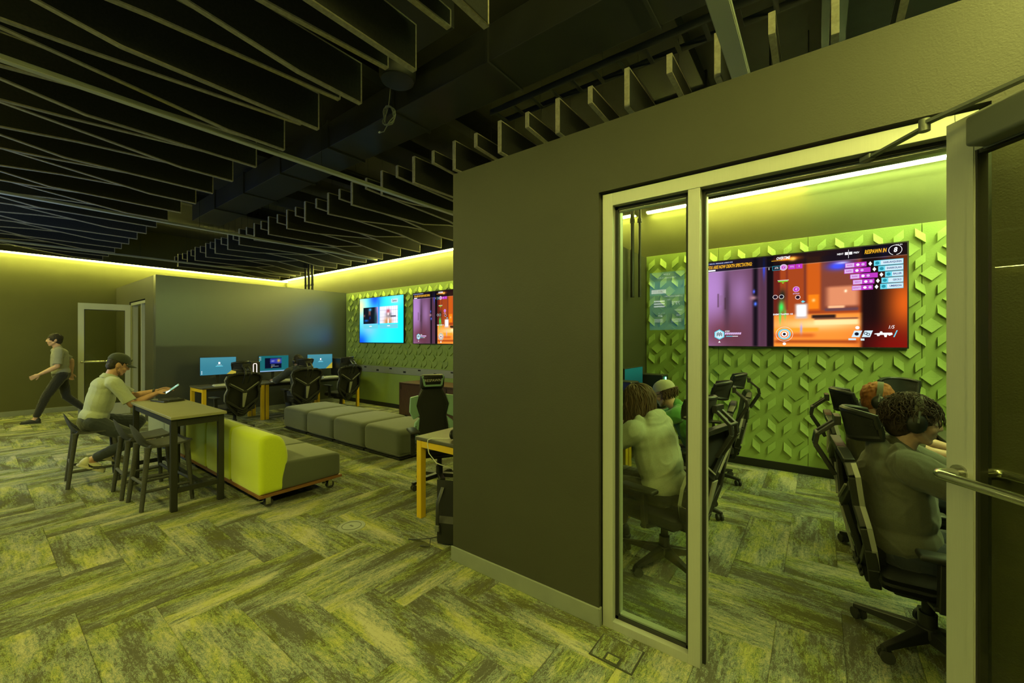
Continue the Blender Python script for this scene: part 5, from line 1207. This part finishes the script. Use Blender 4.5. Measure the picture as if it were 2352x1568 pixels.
def hand(mb, wr, d, nrm, sgn, curl=.35, spread=.13, thumb=.7):
    d = d.normalized(); nrm = (nrm - d * nrm.dot(d)).normalized(); s = d.cross(nrm) * sgn      # s: toward the thumb
    mb.ell(wr + d * .045, (.040, .050, .017), (s, d, nrm), 14, 8)
    for i, (off, L, r) in enumerate(((.030, .074, .0088), (.010, .082, .0090), (-.011, .076, .0087), (-.030, .060, .0078))):
        mb.cap(wr + d * .015 + s * off * .6, .013, wr + d * .085 + s * off, .0105, 10, 3)
        p = wr + d * .085 + s * off; dd = (d + s * off * spread / .03).normalized(); a = 0.0
        for k, fr in enumerate((.44, .31, .25)):
            a += curl * (.6 + .5 * k) * (1 + .12 * i); v = dd * math.cos(a) + nrm * math.sin(a); q = p + v * L * fr
            mb.cap(p, r * (1 - .08 * k), q, r * (.94 - .08 * k), 10, 3); p = q
    p = wr + d * .022 + s * .026; v = (d * .65 + s * .65 + nrm * .35 * thumb).normalized(); q = p + v * .042; mb.cap(wr + d * .012 + s * .012, .014, p, .014, 10, 3); mb.cap(p, .0135, q, .0112, 10, 3)
    v2 = (d * .85 + s * .25 + nrm * .45 * thumb).normalized(); mb.cap(q, .0108, q + v2 * .032, .009, 10, 3)
def rot2(v, yaw, pitch):
    return Matrix.Rotation(yaw, 3, 'Z') @ Matrix.Rotation(-pitch, 3, 'X') @ Vector(v)
def person(label, loc, rz, P, L, group=None):
    t = thing('person', label, 'person', loc, rz, group)
    lean = R(P.get('lean', 10)); bulk = P.get('bulk', 1.0); pel = Vector(P['pel']); vx = P.get('voxel', .007)
    u = V(0, math.sin(lean), math.cos(lean)); f = V(0, math.cos(lean), -math.sin(lean)); r = V(1, 0, 0); B = (r, f, u)
    hun = P.get('hunch', .02)
    nb = pel + u * .505 + f * hun; ch = pel + u * .34 + f * (-.005 + hun * .3)
    nd = R(P.get('neck', 18)) + lean; nv = V(0, math.sin(nd), math.cos(nd))
    hc = nb + nv * .165
    yaw, pit = R(P.get('hyaw', 0)), R(P.get('hpitch', 10)); HF, HU, HR = rot2((0, 1, 0), yaw, pit), rot2((0, 0, 1), yaw, pit), rot2((1, 0, 0), yaw, pit); HB = (HR, HF, HU)
    def hp(a, b, c): return hc + HR * a + HF * b + HU * c
    sw = P.get('sw', .185) * (.6 + .4 * bulk); J = {}
    for s, n in ((1, 'R'), (-1, 'L')):
        sh = pel + u * .445 + r * s * sw + f * P.get('shf', .03); tgt = Vector(P['hand' + n]); el, wr = ik(sh, tgt, .295, .265, Vector(P.get('el' + n, (s * .5, -.1, -1))))
        hip = pel + r * s * .088 - u * .03; kn, an = ik(hip, Vector(P['foot' + n]), .435, .425, Vector(P.get('kn' + n, (s * .1, 1, .6))))
        J[n] = (s, sh, el, wr, hip, kn, an)
    # --- skin
    b = MB()
    b.ell(pel + u * .0, (.145 * bulk, .105 * bulk, .10), B); b.ell(pel + u * .16, (.135 * bulk, .10 * bulk, .17), B); b.ell(ch, (.15 * bulk, .10 * bulk, .16), B)
    b.cap(nb - u * .04, .062, hp(0, -.012, -.075), .054); b.cap(nb - u * .06 + r * .10, .045, nb - u * .06 - r * .10, .045)
    b.ell(hp(0, -.006, .012), (.0755, .097, .092), HB, 24, 16); b.ell(hp(0, .034, -.055), (.057, .058, .062), HB); b.ell(hp(0, .066, -.097), (.026, .022, .02), HB); b.ell(hp(0, .072, -.028), (.042, .026, .05), HB)
    for s in (-1, 1):
        b.ell(hp(s * .038, .060, -.034), (.024, .026, .024), HB); b.cap(hp(s * .012, .087, .026), .009, hp(s * .046, .072, .024), .010, 8, 3); b.cap(hp(s * .055, .02, -.06), .02, hp(s * .025, .062, -.097), .018, 8, 3)
        b.ell(hp(s * .077, -.008, -.012), (.010, .021, .031), HB, 12, 8); b.ell(hp(s * .082, -.018, .0), (.007, .012, .022), HB, 12, 8)
        b.ell(hp(s * .010, .099, -.028), (.009, .009, .008), HB, 10, 8)
    b.cap(hp(0, .090, .020), .009, hp(0, .108, -.022), .0115, 10, 3)
    b.cap(hp(-.018, .088, -.058), .0075, hp(.018, .088, -.058), .0075, 8, 3); b.cap(hp(-.016, .086, -.071), .0085, hp(.016, .086, -.071), .0085, 8, 3)
    for n in 'RL':
        s, sh, el, wr, hip, kn, an = J[n]
        b.cap(sh, .052, sh.lerp(el, .5), .046); b.cap(sh.lerp(el, .5), .046, el, .038); b.cap(el, .038, el.lerp(wr, .35), .042); b.cap(el.lerp(wr, .35), .042, wr, .026)
        fd = (wr - el).normalized(); hd = P.get('hd' + n); hd = Vector(hd).normalized() if hd else fd
        hand(b, wr, hd, Vector(P.get('hn' + n, (0, 0, -1))), -s, P.get('curl', .3))
        b.cap(hip, .075, kn, .052); b.cap(kn, .052, kn.lerp(an, .35), .055); b.cap(kn.lerp(an, .35), .055, an, .034)
        fdir = Vector(P.get('toe' + n, (0, 1, 0))).normalized(); ftop = fdir.cross(V(0, 0, 1)).cross(fdir).normalized(); b.cap(an - ftop * .02, .034, an + fdir * .12 - ftop * .05, .024)
    body = link('body', remesh(b, vx, 3), L['skin'], t, True)
    for s in (-1, 1):
        e = MB().ell(hp(s * .032, .079, .006), (.0125, .0125, .0105), HB, 12, 8).build('eye', M['eye'], body, smooth=True)
        MB().ell(hp(s * .032, .0885, .005), (.0055, .0045, .0055), HB, 10, 6).build('iris', M['iris'], t, smooth=True) if False else None
        MB().ell(hp(s * .0325, .0885, .005), (.0058, .0045, .0058), HB, 10, 6).build('iris', M['iris'], body, smooth=True)
    MB().ell(hp(0, .0925, -.058), (.021, .0055, .0055), HB, 12, 8).ell(hp(0, .0915, -.070), (.018, .0055, .0065), HB, 12, 8).build('lips', M['lip'], body, smooth=True)
    if L.get('brow'):
        for s in (-1, 1): MB().tube([hp(s * .014, .097, .029), hp(s * .032, .092, .036), hp(s * .05, .078, .031)], [.0035, .0045, .003], 6).build('eyebrow', L['brow'], body, smooth=True)
    if L.get('beard'):
        b = MB()
        for s in (-1, 1): b.cap(hp(s * .058, .004, -.05), .016, hp(s * .046, .032, -.085), .018, 10, 3); b.cap(hp(s * .046, .032, -.085), .018, hp(s * .012, .068, -.101), .020, 10, 3); b.cap(hp(s * .024, .080, -.053), .007, hp(s * .004, .089, -.048), .006, 8, 3)
        link('beard', remesh(b, .006, 2, grain=.0015), L['beard'], t, True)
    # --- top
    b = MB(); g = .014; lng = L.get('sleeve', 'short') == 'long'; th = .012 if lng else .006
    b.ell(pel + u * .045, ((.162 + th) * bulk, (.128 + th) * bulk, .12), B); b.ell(pel + u * .17 + f * .008, ((.155 + th) * bulk, (.122 + th) * bulk, .17), B); b.ell(pel + u * .24 + f * .004, ((.168 + th) * bulk, (.122 + th) * bulk, .25), B); b.ell(ch, ((.168 + th) * bulk, (.118 + th) * bulk, .165), B); b.ell(pel + u * .40 - f * .02, ((.17 + th) * bulk, .095 + th, .10), B)
    for s in (-1, 1): b.cap(nb - u * .035 + r * s * .05, .052 + th, pel + u * .445 + r * s * sw * .93 + f * P.get('shf', .03) * .7, .066 + th)
    b.cap(nb - u * .03 - f * .005, .064, nb + nv * .012, .062)
    for n in 'RL':
        s, sh, el, wr, hip, kn, an = J[n]
        if lng:
            b.cap(sh, .070 * (.5 + .5 * bulk) + th, el, .056 + th); b.cap(el, .056 + th, el.lerp(wr, .5), .050 + th); b.cap(el.lerp(wr, .5), .05 + th, el.lerp(wr, .94), .033 + th * .6)
        else: b.cap(sh, .068 + th, sh.lerp(el, .62), .058 + th); b.cyl(sh.lerp(el, .5), sh.lerp(el, .86), .058 + th, .062 + th, 20)
    if L.get('hood'):
        hb = nb - f * .075 - u * .005
        for k in range(25):
            a = math.pi * (k / 24); q0 = hb + r * math.cos(a) * .115 * bulk + u * (-.10 * math.sin(a)) + f * (.075 * (1 - math.sin(a))); b.ell(q0 - f * .012, (.046, .036, .056), B, 12, 8)
        b.ell(nb - f * .078 - u * .035, (.125 * bulk, .052, .105), B)
        b.cap(nb + r * .085 - u * .01 - f * .03, .042, nb + r * .055 + f * .075 - u * .045, .032); b.cap(nb - r * .085 - u * .01 - f * .03, .042, nb - r * .055 + f * .075 - u * .045, .032)
        b.cap(nb - r * .07 - f * .075 + u * .02, .042, nb + r * .07 - f * .075 + u * .02, .042)
    top = link(L.get('topname', 'shirt'), remesh(b, vx, 10 if lng else 8, L.get('fold', .005), seed=P.get('seed', 0)), L['top'], t, True)
    if lng:
        c = MB()
        for n in 'RL':
            s, sh, el, wr, *_ = J[n]; c.cap(el.lerp(wr, .90), .042, el.lerp(wr, 1.0), .036, 14, 2)
        c.build('cuff', L['top'], top, smooth=True)
    if L.get('collar'):
        def cf(i, j):
            a = 2 * math.pi * (j / 20) + math.pi / 2 + .22; a = math.pi / 2 + .2 + (2 * math.pi - .4) * j / 20
            rr = .066 + .014 * i; return nb + nv * (.035 - .045 * max(0, i - 1)) * 1 + r * math.cos(a) * rr + f * (math.sin(a) * rr * .95) - u * (.03 * max(0, math.sin(a))) + u * .0
        MB().grid(lambda i, j: cf(i, j), 3, 21, (0, 0, .006)).build('collar', L['top'], top, smooth='auto')
    # --- trousers
    b = MB(); b.ell(pel - u * .015, (.168 * (.5 + .5 * bulk), .132, .125), B)
    for n in 'RL':
        s, sh, el, wr, hip, kn, an = J[n]; b.cap(hip + V(0, 0, .01), .098, kn, .070); b.cap(kn, .070, kn.lerp(an, .5), .062); b.cap(kn.lerp(an, .5), .062, kn.lerp(an, .86), .052)
    link('trousers', remesh(b, vx, 3, .004, (14, 14, 14), 5), L['pants'], t, True)
    for n in 'RL':
        s, sh, el, wr, hip, kn, an = J[n]; fd = Vector(P.get('toe' + n, (0, 1, 0))).normalized(); sd = fd.cross(V(0, 0, 1)).normalized(); up = sd.cross(fd)
        FB = (sd, fd, up); c = an - up * .045
        b = MB().ell(c - fd * .025, (.040, .050, .052), FB).ell(c + fd * .05 - up * .004, (.044, .085, .045), FB).ell(c + fd * .115 - up * .012, (.046, .062, .034), FB); b.ell(c - fd * .03 + up * .03, (.036, .036, .035), FB)
        sh_ = link('shoe', remesh(b, .006, 3), L['shoe'], t, True)
        so = MB()
        ol = [(-.040, -.03), (-.034, -.068), (0, -.082), (.034, -.068), (.040, -.03), (.043, .05), (.047, .115), (.036, .165), (0, .185), (-.036, .165), (-.047, .115), (-.043, .05)]
        so.prism(ol, -.045, -.022, 'z'); so.v = [tuple(c + sd * x + fd * y + up * z) for x, y, z in so.v]; so.build('sole', L.get('sole', L['shoe']), sh_, bevel=.004)
        if L.get('swoosh'):
            q = [(-.055, .012), (-.03, -.018), (0, -.022), (.075, .022), (.004, -.006), (-.03, .0)]
            for sg in (-1, 1):
                w_ = MB(); w_.prism([(a, b_) for a, b_ in q], 0, .004, 'y'); w_.v = [tuple(c + sd * sg * (.0435 + y) + fd * (.045 + x) + up * z) for x, y, z in w_.v]; w_.build('side_mark', M['black'], sh_)
            for k in range(4): MB().tube([c + fd * (.075 + .017 * k) + sd * x * .022 + up * (.044 - .006 * k - abs(x) * .004) for x in (-1, 0, 1)], .003, 6).build('lace', M['white'], sh_)
    # --- hair
    hk = L.get('hair'); hm = L.get('hairm'); rng = random.Random(P.get('seed', 1))
    if hk in ('short', 'crop'):
        b = MB(); e = .010 if hk == 'short' else .004
        b.ell(hp(0, -.016, .024), (.0765 + e, .094 + e, .090 + e), HB, 24, 16); b.ell(hp(0, -.048, -.03), (.066 + e, .05 + e, .062), HB)
        if hk == 'short':
            for k in range(60):
                a, c = rng.uniform(0, 6.28), rng.uniform(.1, 1.45); q = hp(math.sin(c) * math.cos(a) * .083, math.sin(c) * math.sin(a) * .10 - .016, math.cos(c) * .098 + .024); (b.ell(q, (.012, .012, .012), HB, 8, 6) if not (math.sin(a) > .2 and math.cos(c) < .62) else None)
        link('hair', remesh(b, .006, 3, grain=.003), hm, t, True)
    if hk == 'long' or hk == 'back':
        b = MB()
        if hk == 'long': b.ell(hp(0, -.014, .026), (.10, .116, .104), HB, 24, 16); b.ell(hp(0, -.055, -.03), (.078, .06, .08), HB)
        base = link('hair', remesh(b, .007, 4, grain=.003), hm, t, True); lk = MB()
        for k in range(330 if hk == 'long' else 130):
            a = rng.uniform(math.pi * .98, math.pi * 2.02) if hk == 'back' else rng.uniform(math.pi * .86, math.pi * 2.14); top_c = rng.uniform(.15, 1.0) if hk == 'long' else 1.49; ln = rng.uniform(.18, .28) if hk == 'long' else rng.uniform(.05, .11)
            pts = []
            for i in range(8):
                k_ = i / 7; c = top_c + (1.5 - top_c) * min(1, k_ * 2); x, y, z = math.sin(c) * math.cos(a) * (.118 if hk == 'long' else .09), math.sin(c) * math.sin(a) * (.132 if hk == 'long' else .112) - .014, math.cos(c) * .112 + .024
                if k_ > .5: z -= ln * (k_ - .5) * 2; x *= 1 + .22 * (k_ - .5); y += -.012 * (k_ - .5) + .015 * math.sin(k_ * 9 + k)
                x += .007 * math.sin(k_ * 9 + k * .3); y += .006 * math.cos(k_ * 7 + k); pts.append(hp(x, y, z) if k_ <= .5 else Vector(hp(x, y, math.cos(1.5) * .112 + .024)) + V(0, 0, -1) * ln * (k_ - .5) * 2)
            rr = rng.uniform(.004, .0095); lk.tube(pts, [rr * .7, rr, rr, rr, rr, rr * .95, rr * .8, rr * .25], 6, flat=.6)
        tag(lk.build('hair_locks', hm, base, smooth=True), kind='stuff')
    if hk == 'curly':
        b = MB(); b.ell(hp(0, -.016, .030), (.089, .106, .098), HB, 24, 16); b.ell(hp(0, -.055, -.035), (.080, .062, .07), HB)
        base = link('hair', remesh(b, .007, 3, grain=.005), hm, t, True); lk = MB()
        for k in range(900):
            a, c = rng.uniform(0, 6.283), rng.uniform(.05, 1.9)
            d = V(math.sin(c) * math.cos(a), math.sin(c) * math.sin(a), math.cos(c))
            if d.y > .55 and d.z < .25: continue
            o = V(d.x * .085, d.y * .102 - .016, d.z * .094 + .028); pts = []; tw = rng.uniform(0, 6); rr = rng.uniform(.008, .024); fl = V(rng.uniform(-.5, .5), rng.uniform(-.6, .2), rng.uniform(-1.1, -.1)); n1 = d.orthogonal().normalized(); n2 = d.cross(n1)
            for i in range(9):
                k_ = i / 8; q = o + d * (.006 + .016 * math.sin(k_ * 3)) + (fl - d * fl.dot(d)) * .075 * k_ + n1 * math.cos(tw + k_ * 4.5) * rr * .8 + n2 * math.sin(tw + k_ * 4.5) * rr * .8; pts.append(hp(q.x, q.y, q.z))
            w_ = rng.uniform(.0012, .0026); lk.tube(pts, [w_, w_, w_, w_, w_, w_, w_, w_ * .8, w_ * .4], 5)
        tag(lk.build('hair_curls', hm, base, smooth=True), kind='stuff')
    if L.get('cap'):
        cm = L['cap']
        def cf(i, j):
            a = 2 * math.pi * j / 28; c = (math.pi / 2) * (i / 9); sx, sy, sz = .0885, .108, .098
            return hp(math.sin(c) * math.cos(a) * sx, math.sin(c) * math.sin(a) * sy - .010, math.cos(c) ** .8 * sz + .036)
        cap_ = MB().grid(cf, 10, 29, (0, 0, .003)).build('cap', cm, t, smooth='auto')
        sg = L.get('brim', 1)
        def bf(i, j):
            a = (j / 12 * 2 - 1); k = i / 6; return hp(a * .078 * (1 - .22 * k * k), sg * ((.096 * math.sqrt(max(0, 1 - (a * .80) ** 2)) + .085 * k * math.sqrt(max(.02, 1 - .8 * a * a))) - .0) - .008, .038 - .018 * k - .024 * a * a)
        MB().grid(bf, 7, 13, (0, 0, .004)).build('brim', cm, cap_, smooth='auto')
        MB().ell(hp(0, -.010, .136), (.007, .007, .004), HB, 10, 6).build('button', cm, cap_, smooth=True)
        if L.get('badge'): MB().ell(hp(.0, .094 * sg, .085), (.026, .008, .018), HB, 12, 8).build('badge', L['badge'], cap_, smooth=True)
    if L.get('glasses'):
        g_ = MB()
        for s in (-1, 1):
            pts = [hp(s * (.033 + .026 * math.cos(q)), .101, .006 + .020 * math.sin(q)) for q in np.linspace(0, 2 * math.pi, 17)[:-1]]
            g_.tube(pts, .0028, 6, closed=True); g_.tube([hp(s * .058, .100, .012), hp(s * .074, .08, .013), hp(s * .083, -.01, .010)], .003, 6)
        g_.tube([hp(-.008, .103, .008), hp(.008, .103, .008)], .0025, 6); gl = g_.build('glasses', M['black'], t, smooth='auto')
        for s in (-1, 1): MB().ell(hp(s * .033, .101, .006), (.025, .0015, .019), HB, 14, 6).build('lens', M['glass_dk'], gl, smooth=True)
    if L.get('watch'):
        s, sh, el, wr, *_ = J[L['watch']]; d = (wr - el).normalized(); q = wr - d * .02
        MB().cyl(q - d * .012, q + d * .012, .034, n=18).build('watch', M['black'], t, smooth='auto')
    HM = Matrix((tuple(HR) + (0,), tuple(HF) + (0,), tuple(HU) + (0,), (0, 0, 0, 1))).transposed(); HM.translation = hc
    return t, Matrix.LocRotScale(Vector(loc), Euler((0, 0, rz)), None) @ HM
def headphones(label, HM, m, cup, group, dz=.02):
    t = thing('headphones', label, 'headphones', (0, 0, 0), 0, group)
    headset_geo(t, .088, m, cup, wide=.034); MW = HM @ Matrix.Translation((0, -.008, dz))
    t.location = MW.translation; t.rotation_euler = MW.to_euler(); return t

person('man in dark cap and pale short-sleeved shirt seated at the putty table', (-6.72, .88, 0), 0,
       dict(pel=(0, -.03, .70), lean=14, hunch=.02, neck=12, hpitch=24, handR=(.20, .50, .975), handL=(.05, .53, .985), hdR=(.25, .9, .35), hdL=(.45, .85, .3), hnR=(-.3, .1, -.9), hnL=(.5, .1, -.8), elR=(.25, .1, -1), elL=(-.5, .1, -1), footR=(.16, -.07, .275), footL=(-.09, .15, .265), toeR=(0, .86, -.52), toeL=(0, .9, -.4), curl=.25, voxel=.006, seed=2, shf=.05),
       dict(skin=M['skin'], top=M['shirt'], pants=M['jeans'], shoe=M['shoe_w'], sole=M['shoe_w'], swoosh=True, collar=True, hair='crop', hairm=M['hair_dk'], cap=M['cap_dk'], badge=M['rubber'], beard=M['stubble'], brow=M['hair_dk'], fold=.004, watch='L'))
person('person in grey tee and black trousers walking along the left wall', (-11.84, 1.06, 0), R(180),
       dict(pel=(0, 0, .965), lean=3, neck=12, hpitch=4, handR=(.26, -.16, .95), handL=(-.24, .30, .98), hnR=(-1, 0, 0), hnL=(1, 0, 0), elR=(.2, -1, -.3), elL=(-.2, -1, -.4), footR=(.08, -.36, .19), footL=(-.09, .36, .095), toeR=(0, .8, -.6), toeL=(0, 1, .05), knR=(0, 1, .1), knL=(0, 1, .1), voxel=.008, seed=4, curl=.5),
       dict(skin=M['skin2'], top=M['tee_gr'], pants=M['pants_b'], shoe=M['shoe_b'], hair='short', hairm=M['hair_dk'], brow=M['hair_dk'], fold=.006))
_, hm4 = person('person in charcoal hoodie seated with back turned at the far desks', (-8.62, 4.14, 0), R(84),
       dict(pel=(0, .0, .545), lean=10, neck=14, hpitch=8, hyaw=14, handR=(.10, .50, .79), handL=(-.36, .47, .80), hdL=(-.1, 1, -.1), elR=(.8, -.2, -.8), elL=(-.9, -.1, -.7), footR=(.12, .42, .10), footL=(-.12, .30, .10), voxel=.009, seed=6, bulk=1.08),
       dict(skin=M['skin2'], top=M['hood_d'], topname='hoodie', sleeve='long', hood=True, pants=M['jeans'], shoe=M['shoe_b'], hair='short', hairm=M['hair_dk'], fold=.006))
headphones('black headphones on the person at the far desks', hm4, M['black'], M['black'], None)
person('person with shoulder-length brown hair in a pale grey hoodie behind the sidelight', (-.94, 3.05, 0), R(78),
       dict(pel=(0, -.06, .545), lean=15, neck=24, hpitch=16, hyaw=18, handR=(.14, .58, .80), handL=(-.16, .56, .80), elR=(.8, -.2, -.8), elL=(-.9, -.1, -.7), footR=(.12, .40, .10), footL=(-.12, .30, .10), voxel=.007, seed=8, bulk=1.15),
       dict(skin=M['skin2'], top=M['hood_p'], topname='hoodie', sleeve='long', hood=True, pants=M['pants_b'], shoe=M['shoe_b'], hair='long', hairm=M['hair_br'], fold=.005))
person('person in a pale cap and green tee leaning to a screen in the glass room', (-.99, 4.15, 0), R(97),
       dict(pel=(0, -.14, .545), lean=27, neck=20, hpitch=20, hyaw=-4, handR=(.15, .60, .80), handL=(-.16, .60, .80), elR=(.8, -.2, -.8), elL=(-.9, -.1, -.7), footR=(.12, .42, .10), footL=(-.12, .34, .10), voxel=.007, seed=10, bulk=1.05),
       dict(skin=M['skin2'], top=M['tee_g'], topname='tee', pants=M['pants_b'], shoe=M['shoe_b'], hair='back', hairm=M['hair_br'], cap=M['cap_w'], glasses=True, beard=M['stubble'], brow=M['hair_dk'], fold=.006))
_, hm1 = person('person with dark curly hair in an olive hoodie beside the open door', (.46, 3.02, 0), R(-86),
       dict(pel=(0, -.11, .545), lean=-6, hunch=.04, neck=30, hpitch=8, handR=(.20, .50, .79), handL=(-.14, .52, .79), elR=(.5, -.3, -1), elL=(-.8, -.2, -.8), footR=(.14, .42, .10), footL=(-.12, .34, .10), voxel=.006, seed=12, bulk=1.22, shf=.05),
       dict(skin=M['skin2'], top=M['hood_o'], topname='hoodie', sleeve='long', hood=True, pants=M['jeans'], shoe=M['shoe_b'], hair='curly', hairm=M['hair_cu'], brow=M['hair_dk'], fold=.005))
headphones('green banded black headphones on the curly-haired person', hm1, M['tee_d'], M['black'], 'headphones in the glass room', .03)
_, hm2 = person('person with short ginger hair in a dark olive tee, second along the right desk', (.43, 4.12, 0), R(-88),
       dict(pel=(0, -.10, .52), lean=-5, hunch=.03, neck=24, hpitch=6, hyaw=-6, handR=(.20, .50, .79), handL=(-.14, .52, .79), elR=(.8, -.2, -.8), elL=(-.9, -.1, -.7), footR=(.12, .42, .10), footL=(-.12, .34, .10), voxel=.008, seed=14, bulk=1.1),
       dict(skin=M['skin2'], top=M['tee_d'], topname='tee', pants=M['jeans'], shoe=M['shoe_b'], hair='short', hairm=M['hair_gi'], brow=M['hair_gi'], fold=.006))
headphones('green banded black headphones on the ginger-haired person', hm2, M['tee_d'], M['black'], 'headphones in the glass room')
